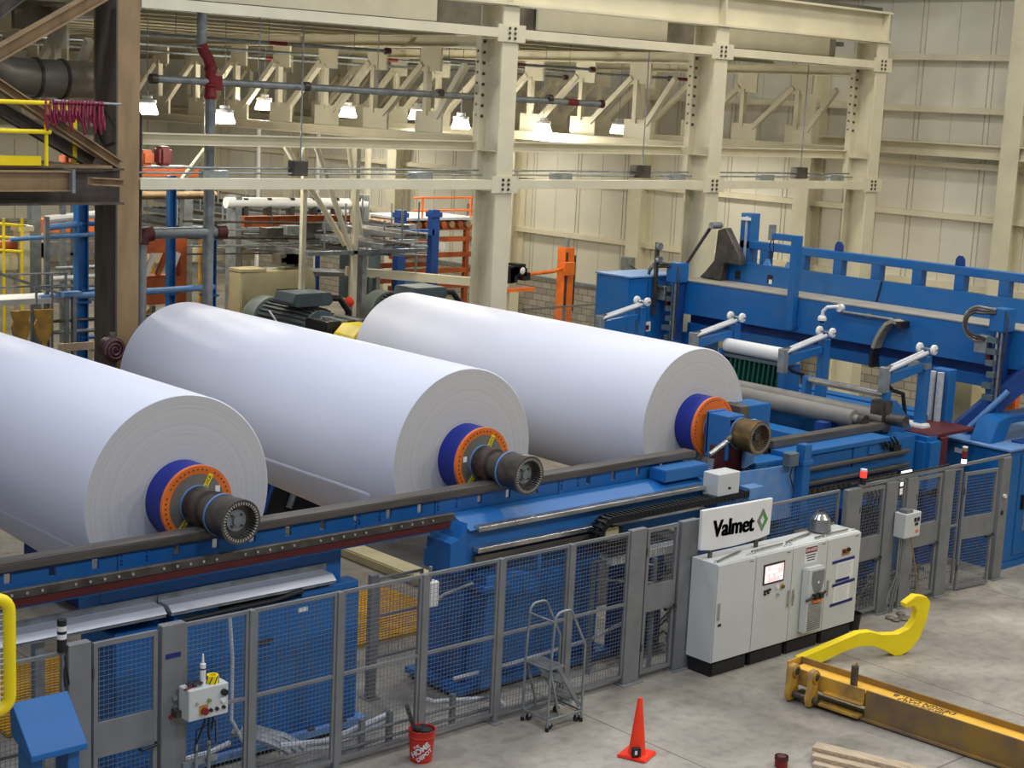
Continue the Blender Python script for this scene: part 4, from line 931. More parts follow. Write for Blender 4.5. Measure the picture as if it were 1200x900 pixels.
G().box(22.3, 22.75, 14.3, 14.95, 1.4, 2.34).build('rounded_cover', B, t, bevel=.08)
G().box(22.76, 22.95, 14.35, 14.9, 1.3, 2.3).build('red_cover', M['maroon'], t, bevel=.01); G().box(22.5, 23.8, 14.4, 15.3, 2.3, 2.36).build('red_top', M['maroon'], t, bevel=.01)
# roll stop block
t = thing('roll_stop', 'blue stop block with brown plate between the right roll and the long grey rollers', 'machine block', (18.9, 15.3, 0))
G().box(18.72, 19.25, 15.15, 15.6, 2.2, 3.06).build('block', B, t, bevel=.012); G().box(18.5, 18.7, 15.12, 15.6, 2.4, 3.08).build('wear_plate', M['brown'], t, bevel=.01); G().box(18.6, 19.2, 15.2, 15.55, 0, 2.2).build('leg', B, t)
# long rollers along the machine
for i, (x, z, r, lab) in enumerate(((21.45, 2.6, .14, 'front long grey roller stretching right of the paper rolls'), (21.9, 2.62, .13, 'rear long grey roller just behind the front one'))):
    t = thing('roller', lab, 'roller', (x, 14.5, z))
    G().lathe([(0, r*.5), (.12, r*.5), (.13, r), (7.0, r), (7.01, r*.5), (7.2, r*.5)], (x, 15.05 if i == 0 else 14.75, z), (0, 1, 0), 28).build('roller_body', M['rail'] if False else mat('grey_roller_rubber', rgb(132, 128, 120), .5, var=.1), t)
    G().cyl((x, (14.95, 14.5)[i], z), (x, (15.06, 14.8)[i], z), .1, n=16).build('end_cap', M['dark'], t)
t = thing('roller_bed', 'blue bed beams and brackets under the long grey rollers', 'machine frame', (21, 18, 0))
G().box(20.75, 21.15, 15.3, 22.3, 1.9, 2.3).build('bed_beam', B, t, bevel=.01)
G().box(20.2, 20.5, 15.6, 22.3, 1.95, 2.05).build('bed_beam', M['blue_light'], t, bevel=.01)
G().box(22.25, 22.55, 15.2, 22.3, 1.95, 2.3).build('bed_beam', B, t, bevel=.01)
G().box(22.6, 22.72, 15.2, 22.3, 2.3, 2.36).build('bed_beam', M['blue_light'], t); G().box(23.3, 23.6, 15.2, 22.3, 2.25, 2.45).build('bed_beam', B, t)
G().box(23.9, 24.2, 15.2, 22.3, 2.3, 2.42).build('bed_beam', B, t)
for y in (15.6, 17.2, 18.8, 20.4, 22.0):
    G().box(20.2, 24.2, y-.08, y+.08, 1.55, 1.9).build('cross_member', M['blue_dark'], t)
    g = G(); g.prism([(21.15, 2.3), (21.6, 2.3), (21.6, 2.46), (21.3, 2.44)], (0, y-.03, 0), (1, 0, 0), (0, 0, 1), (0, .06, 0)); g.box(21.1, 21.3, y-.09, y+.09, 2.2, 2.5); g.build('roller_bracket', M['blue_dark'], t)
for x in (20.3, 22.3, 24.0):
    for y in (15.6, 18.8, 22.0): G().box(x, x+.2, y-.12, y+.12, 0, 1.55).build('leg', B, t)
# green comb of strippers with white roller above
t = thing('stripper_comb', 'row of dark green comb fingers under a white roller, right of the right roll', 'machine comb', (21.8, 17.4, 2.3))
G().cyl((21.8, 17.1, 3.36), (21.8, 18.4, 3.36), .13, n=24).build('white_roller', M['white'], t)
G().box(21.72, 22.0, 17.05, 18.4, 3.16, 3.22).build('header', M['motor'], t); G().box(22.0, 22.06, 17.05, 18.4, 2.62, 3.2).build('back_plate', M['green'], t)
for k in range(11):
    y = 17.12+k*.112
    g = G(); g.bar((21.78, y, 3.2), (21.74, y, 2.78), .03, .07, up=(1, 0, 0)); g.bar((21.74, y, 2.8), (21.82, y, 2.6), .04, .1, up=(1, 0, 0)); g.build('finger', M['green'], t, smooth=0)
G().box(21.7, 22.0, 17.05, 18.4, 2.64, 2.72).build('lower_bar', M['green'], t)
G().box(21.65, 22.1, 16.92, 17.05, 2.3, 3.2).build('side_plate', B, t); G().box(21.65, 21.95, 16.9, 17.04, 3.2, 3.5).build('end_bracket', M['galv'], t); G().box(21.7, 22.05, 18.4, 18.5, 2.3, 3.3).build('side_plate', B, t)
t.location += Vector((.98, .66, -.19))
# four tilted lifting arms with white wheels
arm0 = thing('tilting_lifter', '', 'lifter', (22, 0, 2.3), 'tilting lifters with white wheels')
G().box(21.94, 22.10, -.08, .08, 2.3, 3.72).build('post', B, arm0, bevel=.01)
g = G(); g.prism([(20.95, 3.32), (21.92, 3.48), (21.92, 3.6), (20.95, 3.5)], (0, -.05, 0), (1, 0, 0), (0, 0, 1), (0, .1, 0)); g.build('bracket_beam', B, arm0, bevel=.006)
for y in (-.045, .045): G().cyl((20.9, y, 3.56), (22.0, y, 3.78), .035, n=12).build('guide_rod', M['alu'], arm0)
G().cyl((20.86, 0, 3.56), (21.05, 0, 3.58), .065, n=12).build('rod_head', M['dark'], arm0)
G().cyl((22.05, -.2, 3.84), (22.05, .2, 3.84), .022, n=10).build('axle', M['steel'], arm0)
for y in (-.16, .12): G().lathe([(0, .07), (.012, .085), (.05, .085), (.062, .07)], (22.05, y, 3.84), (0, 1, 0), 24).build('white_wheel', M['white'], arm0)
G().box(20.82, 20.96, -.07, .07, 3.2, 3.62).build('end_block', M['galv'], arm0, bevel=.01)
G().tube([(20.95, 0, 3.34), (21.2, .03, 3.2), (21.5, .03, 3.12), (21.6, .03, 2.8), (21.7, .03, 2.4)], .035, 8).build('hose', M['black'], arm0)
for i, (y, lab) in enumerate(((21.5, 'tilting lifter with white wheels farthest away, before the blue end cabinet'), (19.1, 'tilting lifter with white wheels second from the far end, left of the green comb'), (17.05, 'tilting lifter with white wheels right of the green comb'), (14.97, 'tilting lifter with white wheels nearest, standing right of the long rollers'))):
    o = arm0 if i == 0 else dup(arm0)
    o.location = (23, y, 2.13); o['label'] = lab
# dup() gave copies the children at the same local coordinates
# air cylinder and small parts at the near end
t = thing('air_cylinder', 'upright grey air cylinder beside the nearest tilting lifter', 'cylinder', (23.0, 14.9, 2.3))
for y in (14.98, 15.14): G().cyl((23, y, 2.4), (23, y, 3.35), .06, n=16).build('barrel', M['alu'], t)
G().box(23.08, 23.3, 14.86, 15.2, 2.3, 3.4).build('bracket', B, t, bevel=.01); t.location += Vector((.7, .1, -.15)); G().box(22.9, 23.08, 14.88, 15.22, 3.34, 3.44).build('head', M['galv'], t); G().box(22.85, 23.1, 14.8, 15.25, 2.3, 2.42).build('base', M['white'], t, bevel=.02)
t = thing('guide_roll', 'short bright steel roll held level before the nearest tilting lifter', 'roller', (21.4, 15, 3.0))
G().cyl((22.0, 16.6, 2.98), (22.0, 15.0, 2.98), .06, n=16).build('roll', M['steel'], t); G().box(21.9, 22.1, 16.55, 16.62, 2.3, 3.04).build('bracket', B, t); G().box(21.9, 22.1, 14.95, 15.0, 2.3, 3.04).build('bracket', B, t)
# control house at the fence corner
t = thing('drive_house', 'big blue drive cabinet at the right edge, behind the far corner post', 'cabinet', (25, 14.6, 0))
G().box(23.9, 26.5, 13.78, 15.6, .1, 2.05).build('body', B, t, bevel=.012); G().box(23.88, 26.5, 13.74, 15.6, 0, .1).build('plinth', B, t)
G().box(23.85, 26.5, 13.72, 15.65, 2.05, 2.09).build('top_sheet', M['blue_light'], t, bevel=.006)
for x0 in (24.32, 25.3): 
    d = G().box(x0, x0+.92, 13.755, 13.78, .2, 1.95).build('door', B, t, bevel=.004); G().box(x0+.08, x0+.11, 13.70, 13.755, 1.0, 1.25).build('handle', M['black'], d)
    G().box(x0+.2, x0+.7, 13.74, 13.755, .6, 1.1).build('vent', M['galv'], d)
G().box(23.895, 23.9, 14.6, 14.8, 1.85, 1.93).build('white_plate', M['white'], t)
G().prism([(24.0, 2.09), (24.45, 2.09), (24.62, 2.38), (26.2, 2.38), (26.2, 2.5), (24.5, 2.5), (24.2, 2.44)], (0, 14.2, 0), (1, 0, 0), (0, 0, 1), (0, .4, 0)).build('duct_hood', B, t, bevel=.012)
G().box(24.5, 24.9, 13.9, 14.1, 2.091, 2.12).build('loose_lid', M['blue_dark'], t)
t = thing('floor_cabinet', 'blue machine base behind the open gate and fence, with white guard plate', 'machine base', (22.6, 15.6, 0))
G().box(22.9, 23.7, 14.7, 15.6, 0, 1.3).build('body', M['blue_dark'], t, bevel=.01)
# behind the fence between cabinets and gates
t = thing('valve_stand', 'hose and valve stand behind the fence, above the cabinets', 'valves', (20.3, 14.1, 0))
G().box(20.0, 20.7, 14.15, 14.35, .0, 1.5).build('frame', M['blue_dark'], t)
for k in range(6):
    G().tube([(20.1+.1*k, 14.1, 1.75), (20.2+.1*k, 14.0, 1.9), (20.35+.1*k, 14.0, 1.7), (20.3+.1*k, 14.08, 1.2), (20.15+.1*k, 14.1, .8)], .018, 6).build('hose', M['rail'], t)
G().box(20.05, 20.75, 14.05, 14.15, 1.66, 1.76).build('manifold', M['galv'], t)
t = thing('cable_basket', 'tangle of dark hoses in a low basket behind the right-hand gates', 'basket', (21, 14.1, 0))
g = G(); wires(g, 19.7, 21.6, 13.8, .02, .5, .08, .08, .01); g.build('basket_front', M['galv'], t)
g = G(); random.seed(8)
for k in range(26):
    x = 19.7+1.9*random.random(); y = 13.9+.35*random.random(); z = .05+.3*random.random(); g.tube([(x, y, z), (x+.2, y+.1*random.random(), z+.12*random.random()), (x+.4, y, z+.05), (x+.5, y+.05, z-.03)], .02, 6)
g.build('hoses', M['duct'], t)['kind'] = 'stuff'
t = thing('lit_panel', 'small lit operator screen seen through the right-hand gate', 'screen', (21.3, 14.05, 0))
G().box(21.28, 21.6, 14.1, 14.16, 1.5, 1.98).build('case', M['black'], t); G().box(21.3, 21.58, 14.09, 14.1, 1.72, 1.96).build('display', M['white_lamp'], t); G().box(21.3, 21.58, 14.09, 14.1, 1.58, 1.68).build('lower_display', M['screen'], t); G().cyl((21.44, 14.13, 0), (21.44, 14.13, 1.5), .03, n=10).build('pole', M['galv'], t)
# ================================================================ bridge across the machine
t = thing('bridge_beam', 'huge blue box beam bridging the unwinder, with handrail frame on top', 'machine bridge', (25.5, 18.5, 0))
G().box(25, 25.9, 13.2, 22.3, 3.24, 3.92).build('main_beam', B, t, bevel=.01)
G().box(24.99, 25.85, 13.2, 22.3, 3.92, 3.945).build('ledge', mat('dusty_grey_ledge', rgb(150, 146, 136), .7), t, smooth=0)
G().prism([(13.2, 3.945), (22.0, 3.945), (21.9, 4.36), (13.2, 4.36)], (25.85, 0, 0), (0, 1, 0), (0, 0, 1), (.06, 0, 0)).build('back_plate', B, t, smooth=0)
G().box(25.2, 25.7, 13.2, 22.2, 2.82, 3.04).build('lower_beam', B, t, bevel=.01)
G().box(25.3, 25.85, 13.2, 22.2, 3.04, 3.24).build('dark_gap_plate', M['blue_dark'], t, smooth=0)  # dark blue plate painted in for the dark gap between the beams
tr = G().box(26.0, 26.2, 13.2, 21.6, 4.64, 4.8).build('top_rail', B, t, bevel=.008)
y = 21.0; 
for y in (20.95, 20.0, 19.1, 18.2, 17.27, 16.35, 15.43, 14.5, 13.6): G().box(26.0, 26.18, y-.1, y+.1, 3.9, 4.64).build('rail_post', B, t, smooth=0)
G().box(25.92, 26.25, 13.2, 21.7, 3.8, 3.94).build('top_deck', B, t, smooth=0)
G().box(26.0, 26.3, 21.35, 21.62, 3.9, 5.36).build('tall_post', B, t, bevel=.01); G().box(25.96, 26.0, 21.42, 21.46, 4.2, 5.3).build('post_strip', M['alu'], t); G().box(25.9, 26.0, 21.35, 21.55, 5.22, 5.28).build('post_clip', M['white'], t)
for y in (19.16, 16.42): 
    G().prism([(y-.1, 4.8), (y+.1, 4.8), (y+.09, 4.93), (y+.04, 4.99), (y-.04, 4.99), (y-.09, 4.93)], (26.08, 0, 0), (0, 1, 0), (0, 0, 1), (.04, 0, 0)).build('lifting_lug', M['blue_dark'], t)
for y in (20.75, 20.2): G().prism([(y-.1, 4.36), (y+.1, 4.36), (y+.03, 4.49), (y-.03, 4.49)], (25.86, 0, 0), (0, 1, 0), (0, 0, 1), (.04, 0, 0)).build('lifting_lug', M['blue_light'], t)
for y in (21.2, 20.35): G().box(25.842, 25.85, y+.2, y+.34, 4.0, 4.18).build('slot', M['black'], t, smooth=0)
G().box(25.835, 25.842, 20.56, 20.64, 4.0, 4.09).build('sticker', M['white'], t)
for y0 in (13.3, 21.9): G().box(25.2, 25.9, y0, y0+.45, 0, 2.82).build('end_leg', B, t, bevel=.012)
G().bar((24.5, 15.1, 2.1), (25.2, 14.2, 3.3), .3, .34).build('brace', M['blue_dark'], t); G().cyl((24.35, 15.0, 2.05), (24.75, 14.4, 2.9), .05, n=12).build('brace_cylinder', M['blue_light'], t)
# bracket arm with sensor
t = thing('sensor_arm', 'blue inverted-L bracket with small sensor, rising in front of the bridge handrail', 'bracket', (25.3, 19.4, 3.95))
G().box(24.82, 24.985, 19.2, 19.36, 3.3, 5.12).build('post', B, t, bevel=.008); G().box(24.84, 24.97, 19.36, 19.85, 5.0, 5.12).build('arm', B, t, bevel=.008); G().box(24.84, 24.97, 19.85, 19.95, 4.98, 5.28).build('sensor', M['galv'], t, bevel=.01); g = G(); g.tube([(24.9, 19.9, 4.98), (24.88, 19.93, 4.85), (24.9, 19.88, 4.75), (24.9, 19.9, 4.6)], .012, 6).tube([(24.92, 19.87, 4.98), (24.9, 19.83, 4.8), (24.92, 19.86, 4.65)], .01, 6); g.build('cable', M['black'], t); G().box(24.985, 25.0, 19.15, 19.4, 3.35, 3.7).build('clamp', B, t)
# dark side plate with strut
t = thing('side_guard', 'dark grey tapered guard plate with strut at the far end of the bridge', 'guard', (25.5, 21.9, 3.95))
G().prism([(22.3, 3.96), (22.15, 4.1), (21.93, 4.35), (21.88, 4.98), (21.68, 5.05), (21.25, 4.5), (21.2, 4.33), (21.66, 4.33), (21.72, 3.96)], (25.6, 0, 0), (0, 1, 0), (0, 0, 1), (.18, 0, 0)).build('plate', M['dark'], t, bevel=.01)
G().cyl((25.45, 22.75, 3.95), (25.5, 21.98, 5.06), .04, n=10).build('strut', M['dark'], t); G().cyl((25.4, 21.9, 5.08), (25.7, 21.9, 5.08), .07, n=14).build('pivot', M['galv'], t)
# far end cabinet
t = thing('end_cabinet', 'tall blue cabinet at the far left end of the bridge, behind the right paper roll', 'cabinet', (24.6, 22.8, 0))
G().box(23.75, 25.25, 22.55, 23.5, 0, 3.98).build('body', B, t, bevel=.012); G().box(23.72, 25.28, 22.52, 23.52, 3.98, 4.01).build('top_sheet', M['blue_light'], t); G().box(24.2, 24.45, 22.54, 22.55, 2.85, 3.05).build('label_plate', M['white'], t); G().box(24.25, 24.4, 22.535, 22.54, 2.88, 2.98).build('dark_picture', M['maroon'], t)
G().box(24.3, 24.32, 22.54, 22.552, .2, 3.9).build('door_seam', M['blue_dark'], t)
# slider heads at both ends of the bridge
def slider(y, lab, mirror=1):
    s = thing('slider_head', lab, 'slide unit', (24.8, y, 2.6))
    G().box(24.72, 24.98, y-.14, y+.02, 2.6, 4.1).build('slide_rail', M['blue_dark'], s, bevel=.01); G().box(24.62, 24.98, y-.2, y+.1, 3.9, 4.3).build('head_block', B, s, bevel=.012)
    G().box(24.66, 24.72, y-.08, y-.04, 2.7, 4.0).build('slide_strip', M['steel'], s); G().box(24.6, 24.8, y+.1, y+.34, 3.5, 3.8).build('valve_block', M['galv'], s, bevel=.01)
    for k in range(3):
        G().tube([(24.62, y-.02, 4.28-.03*k)]+arc((24.6-.04*k, y+.28, 4.0), .30-.05*k, radians(75), radians(285), 12, (0, -1, 0), (0, 0, 1))+[(24.64, y+.1, 3.66+.04*k)], .024, 8).build('hose', M['dark'] if k else M['duct'], s)
    random.seed(int(y))
    for k in range(6):
        z = 2.7+.2*k; G().box(24.6, 24.72, y-.12+.1*random.random(), y+.02+.1*random.random(), z, z+.1).build('fitting', M['motor'], s); G().cyl((24.64, y-.16, z), (24.64, y-.16, z+.19), .022, n=8).build('tube_piece', M['galv'], s)
    G().tube([(24.64, y-.2, 4.25), (24.62, y-.26, 4.1), (24.64, y-.24, 3.7), (24.66, y-.18, 3.3), (24.66, y-.2, 2.8)], .02, 6).build('hose', M['dark'], s)
    G().box(24.66, 24.75, y+.04, y+.12, 3.36, 3.55).build('red_valve', M['maroon'], s)
    G().bar((24.8, y, 2.9), (24.8, y-.1, 2.35), .2, .2).build('lower_link', B, s)
slider(14.72, 'slide unit with black hose loops at the right end of the bridge'); slider(22.25, 'slide unit with hose loops at the far end of the bridge, by the blue cabinet')
t = thing('limit_switch_arm', 'slim dark upright arm with round head before the far blue cabinet', 'switch arm', (24.2, 22.45, 3.2)); G().box(24.42, 24.5, 22.46, 22.52, 3.2, 4.7).build('arm', M['dark'], t); G().cyl((24.46, 22.4, 4.62), (24.46, 22.46, 4.62), .08, n=16).build('head', M['galv'], t); G().cyl((24.46, 22.38, 4.35), (24.46, 22.46, 4.35), .07, n=16).build('wheel', M['steel'], t)
# curved cable chain hanging over the beam
t = thing('cable_chain', 'dusty beige-topped cable chain curving down the front of the bridge beam', 'cable chain', (24.8, 17, 2.9))
CHT = mat('dusty_chain_top', rgb(156, 146, 122), .7)
pp = [(16.72, 3.76), (16.86, 3.79), (17.0, 3.72), (17.1, 3.58), (17.18, 3.42), (17.24, 3.24), (17.26, 3.06), (17.24, 2.88)]
for i in range(len(pp)-1):
    a = Vector((24.85, pp[i][0], pp[i][1])); b = Vector((24.85, pp[i+1][0], pp[i+1][1])); G().bar(a, b, .24, .07, up=(0, .6, .8)).build('chain_link', CHT if i < 5 else M['black'], t, bevel=.006)
G().box(24.72, 25.0, 16.66, 16.76, 3.68, 3.8).build('anchor', M['black'], t)
t = thing('dome_camera', 'white dome camera on a bent arm on the front of the bridge beam', 'camera', (24.8, 18.4, 3.7))
G().tube([(25.0, 18.18, 3.86), (24.85, 18.22, 3.88), (24.78, 18.35, 3.86), (24.75, 18.42, 3.78), (24.75, 18.43, 3.68)], .035, 10).build('arm', M['white'], t); G().lathe([(0, .085), (.05, .085), (.09, .06)], (24.75, 18.43, 3.60), (0, 0, 1), 20).build('housing', M['white'], t); G().ball((24.75, 18.43, 3.6), .055, 14, 8).build('dome', M['black'], t); G().cyl((24.9, 18.18, 3.86), (25.0, 18.18, 3.86), .075, n=16).build('mount', M['white'], t)
t = thing('tube_light', 'slim grey tube light fixed to the front of the bridge beam', 'lamp', (24.95, 17.6, 3.75)); G().cyl((24.96, 16.98, 3.79), (24.96, 18.2, 3.79), .03, n=12).build('tube', M['galv'], t); G().box(24.96, 25.0, 17.5, 17.6, 3.75, 3.83).build('clip', M['galv'], t)
tag(G().tube([(25.83, 17.92, 4.36), (25.83, 17.95, 4.2), (25.83, 18.0, 3.96)], .015, 6).build('cable', M['black']), 'black cable hanging down the back plate of the bridge', 'cable')
t = thing('rear_guard', 'orange and grey machine parts seen under the bridge beam', 'machine', (28, 17.6, 0)); G().box(27.6, 27.75, 17.9, 18.1, 0, 3.0).build('orange_post', M['rack_orange'], t); G().box(27.6, 27.8, 15.9, 16.3, 1.8, 2.6).build('orange_cover', M['orange'], t, bevel=.02); G().box(27.7, 28.2, 16.9, 17.8, 0, 2.9).build('pale_cabinet', M['beige'], t, bevel=.01); G().box(27.55, 27.6, 17.55, 17.62, 2.0, 2.4).build('yellow_marker', M['yellow'], t)
# ================================================================ mezzanine edge at upper left
t = thing('mezzanine_frame', 'dark soot-stained mezzanine beam joining the brown column from the left', 'steel frame', (10, 22.8, 5.55))
G().ibeam((3, 22.85, 5.82), (12.42, 22.85, 5.82), .56, .34, .035, .03).build('main_beam', M['brown'], t, smooth=0)
G().box(3, 12.2, 22.66, 23.1, 6.1, 6.14).build('lit_top_flange', M['tan'], t, smooth=0)  # lighter tan paints the light caught by the beam's top flange
G().ibeam((3, 22.45, 5.92), (11.35, 22.45, 5.92), .3, .2, .02, .02).build('edge_beam', M['tan'], t, smooth=0)
G().box(11.35, 11.4, 22.3, 22.6, 5.75, 6.1).build('end_plate', M['galv'], t, smooth=0)
G().channel((11.7, 22.5, 5.92), (12.4, 22.7, 5.88), .12, .1, .02).build('clip_angle', M['tan'], t, smooth=0)
for k in range(4): G().ibeam((4+2*k, 23.1, 5.85), (4+2*k, 27, 5.85), .4, .2, .03, .02).build('floor_joist', M['brown'], t, smooth=0)
G().ibeam((8.6, 22.9, 6.65), (12.2, 22.9, 8.75), .2, .22, .02, .02).build('brace', M['tan'], t, smooth=0); G().ibeam((8.8, 23.25, 6.9), (11.3, 23.25, 8.9), .2, .2, .02, .02).build('brace', M['brown'], t, smooth=0)
G().ibeam((9.6, 22.85, 7.8), (12.4, 22.85, 6.15), .14, .2, .02, .02).build('brace', M['tan'], t, smooth=0); G().ibeam((9.2, 23.3, 7.7), (12.2, 23.3, 6.15), .2, .2, .02, .02).build('brace', M['brown'], t, smooth=0)
G().box(6, 11.3, 27.0, 27.1, 6.1, 9.5).build('back_screen', M['brown'], t, smooth=0) if False else None
G().ibeam((10.6, 24.95, 6.1), (10.6, 24.95, 9.0), .25, .25, .02, .02, up=(1, 0, 0)).build('upright', M['brown'], t, smooth=0)
g = G().box(4, 12.1, 22.7, 26.5, 6.04, 6.1); g.build('deck', M['brown'], t, smooth=0)
t = thing('guard_rail', 'yellow guard rail with toe board on the mezzanine edge at upper left', 'guard rail', (9, 22.6, 6.14))
for z in (7.06, 6.64): G().cyl((3, 22.5, z), (11.1, 22.5, z), .035, n=10).build('rail_pipe', M['yellow'], t)
G().box(3, 10.98, 22.56, 22.58, 6.14, 6.28).build('toe_board', M['yellow'], t)
for x in (5, 8.6, 11.05): G().cyl((x, 22.54, 6.14), (x, 22.54, 7.08), .03, n=10).build('upright', M['yellow'], t)
t = thing('rail_post', 'short yellow rail post with top bar beside the brown column', 'guard rail', (11.9, 23.3, 6.1)); G().box(11.85, 11.92, 23.27, 23.33, 6.1, 7.0).build('upright', M['yellow'], t); G().box(11.5, 11.95, 23.27, 23.33, 6.95, 7.02).build('top_bar', M['yellow'], t)
g = G(); random.seed(21)
hose_things = []
for k in range(16):
    x = 11.0+.06*k+random.random()*.03; z = 7.06; d = .25+.2*random.random()
    hg = G(); hg.tube([(x, 22.46, z-.02), (x-.03, 22.42, z-d*.6), (x+.03*random.random(), 22.44, z-d), (x+.05, 22.5, z-d*.7), (x+.04, 22.56, z-.05), (x+.02, 22.5, z+.045), (x, 22.46, z)], .02, 6)
    o = hg.build('air_hose', mat('red_hose', rgb(128, 26, 52), .5) if k == 0 else bpy.data.materials['red_hose']); tag(o, 'red-purple rubber hose looped over the yellow mezzanine rail', 'hose', 'red hoses hung over the mezzanine rail')
tag(G().cyl((11.15, 22.5, 7.1), (12.3, 22.6, 7.08), .02, n=8).build('hose_bar', M['galv']), 'thin grey bar above the hung red hoses', 'bar')
t = thing('exhaust_duct', 'fat grimy round duct with elbow behind the yellow rail at upper left', 'duct', (11, 24.4, 7.0))
ax = [(13.1, 24.4, 7.42), (11.7, 24.4, 7.42), (11.3, 24.4, 7.44), (11.0, 24.4, 7.56), (10.8, 24.4, 7.8), (10.72, 24.4, 8.2), (10.7, 24.4, 9.08)]
G().tube(ax, .3, 24).build('duct', M['duct'], t, smooth=50)
for x in (11.75, 12.2): G().cyl((x, 24.4, 7.42), (x+.05, 24.4, 7.42), .325, n=24).build('flange', M['dark'], t)
t = thing('roof_box', 'beige roof box and dark panel above the grimy duct', 'cabinet', (11.5, 25.5, 8.2)); G().box(10.9, 11.9, 25.5, 26.3, 8.15, 8.9).build('box', M['beige'], t); G().box(12.0, 12.9, 25.6, 26.0, 8.2, 9.0).build('dark_panel', M['duct'], t)
tag(G().tube([(12.415, 23.66, 7.0), (12.41, 23.45, 7.0), (12.41, 23.2, 6.88), (12.415, 22.98, 6.66)], .014, 6).tube([(12.415, 23.66, 6.75), (12.41, 23.4, 6.48), (12.41, 23.3, 6.42), (12.415, 22.98, 6.5)], .014, 6).build('loose_cable', M['black']), 'loose black cable drooping across the brown column', 'cable')
# rolled maroon cover on the brown column
t = thing('rolled_cover', 'round dark maroon rolled cover at the foot of the brown column, beside the middle roll', 'cover', (12.25, 22.75, 3.0))
G().lathe([(0, .1), (.02, .19), (.22, .2), (.26, .12)], (12.26, 22.92, 3.26), (0, -1, 0), 28).build('roll', mat('maroon_fabric', rgb(60, 30, 36), .45), t)
sp = [(12.26+(.03+.15*k/40)*cos(k*.4), 22.655, 3.26+(.03+.15*k/40)*sin(k*.4)) for k in range(41)]
G().tube(sp, .018, 6).build('spiral_fold', mat('maroon_fold', rgb(92, 56, 60), .45), t)
G().box(12.3, 12.4, 22.9, 22.98, 3.0, 3.5).build('bracket', M['brown'], t)
# ================================================================ sprinkler pipes
t = thing('sprinkler_riser', 'grey vertical sprinkler riser with red valve body, left of the lit lamps', 'pipe', (14.87, 24.3, 0))
G().cyl((14.93, 24.3, 4.75), (14.93, 24.3, 7.3), .095, n=18).build('pipe', M['galv'], t); G().cyl((14.74, 24.3, 8.05), (14.74, 24.3, 9.1), .085, n=18).build('pipe', M['galv'], t); G().cyl((14.93, 24.3, 0), (14.93, 24.3, 4.75), .09, n=18).build('pipe', M['galv'], t)
G().lathe([(0, .11), (.05, .12), (.1, .1), (.2, .1), (.22, .13), (.26, .13), (.28, .1), (.45, .1), (.5, .12), (.56, .1)], (14.93, 24.3, 7.2), (0, 0, 1), 18).build('red_valve', M['red'], t); G().tube([(14.93, 24.3, 7.75), (14.86, 24.3, 7.9), (14.78, 24.3, 8.0), (14.74, 24.3, 8.12)], .095, 14).build('red_elbow', M['red'], t)
G().box(14.95, 15.1, 24.2, 24.3, 7.35, 7.6).build('gauge', M['red'], t)
t = thing('sprinkler_main', 'grey horizontal sprinkler main with dark capped end, crossing the left bay', 'pipe', (18, 24.3, 7.4))
G().cyl((13.83, 24.3, 7.5), (24.4, 24.3, 7.44), .065, n=14).build('pipe', M['galv'], t); 
for x in (13.83, 16.9, 20.0, 22.9): G().cyl((x-.06, 24.3, 7.497), (x+.06, 24.3, 7.497), .085, n=14).build('coupling', M['dark'], t)
G().cyl((23.4, 24.3, 7.445), (23.7, 24.3, 7.443), .068, n=14).build('red_band', M['red'], t); G().cyl((24.36, 24.3, 7.44), (24.45, 24.3, 7.44), .09, n=14).build('end_cap', M['maroon'], t)
for x in (15.9, 18.5, 21.5): G().cyl((x, 24.3, 7.5), (x, 24.3, 9.1), .01, n=6).build('hanger', M['galv'], t)
t = thing('drain_pipe', 'grey pipe with maroon elbows beside the brown column, turning down behind the middle roll', 'pipe', (13.63, 24.3, 0))
G().cyl((13.78, 24.3, 4.92), (15.1, 24.3, 4.92), .095, n=16).build('pipe', M['galv'], t); G().cyl((13.62, 24.3, 0), (13.62, 24.3, 4.8), .095, n=16).build('pipe', M['galv'], t)
G().tube([(13.62, 24.3, 4.74), (13.63, 24.3, 4.84), (13.68, 24.3, 4.9), (13.82, 24.3, 4.92)], .135, 14).build('red_elbow', M['maroon'], t); G().cyl((15.08, 24.3, 4.92), (15.26, 24.3, 4.92), .12, n=16).build('red_coupling', M['maroon'], t)
t = thing('conduit_drop', 'thin dark conduit hooked down right beside the brown column', 'conduit', (13.0, 23.4, 0)); G().tube([(12.86, 23.4, 6.95), (13.05, 23.4, 6.97), (13.1, 23.4, 6.9), (13.1, 23.4, 4.9), (12.9, 23.4, 4.6)], .025, 8).build('pipe', M['dark'], t)
# sprinkler branches under the roof
for i, (y, x0, x1, z, lab) in enumerate(((26.2, 14.5, 20.2, 8.28, 'thin sprinkler branch pipe with red end under the roof of the left bay, nearest'), (29.5, 13, 32.2, 8.2, 'thin sprinkler branch pipe with red sleeve under the roof, second from the columns'), (26.4, 21.2, 26.2, 8.2, 'thin sprinkler branch pipe under the roof of the middle bay'), (33.5, 12, 32.2, 8.15, 'thin sprinkler branch pipe farthest under the roof'), (26.4, 27.6, 30.5, 8.12, 'thin sprinkler branch pipe under the roof of the right bay'))):
    t = thing('sprinkler_branch', lab, 'pipe', (x0, y, z), 'sprinkler branches under the far-bay roof')
    G().cyl((x0, y, z), (x1, y, z), .035, n=10).build('pipe', M['galv'], t); G().cyl((x1-.08, y, z), (x1+.03, y, z), .07, n=10).build('end_cap', M['maroon'], t)
    G().cyl(((x0+x1)/2, y, z), ((x0+x1)/2+.4, y, z), .04, n=10).build('red_sleeve', M['red'], t)
    for k in range(3): G().cyl((x0+(x1-x0)*(.15+.35*k), y, z), (x0+(x1-x0)*(.15+.35*k), y, 9.1), .008, n=6).build('hanger', M['galv'], t)
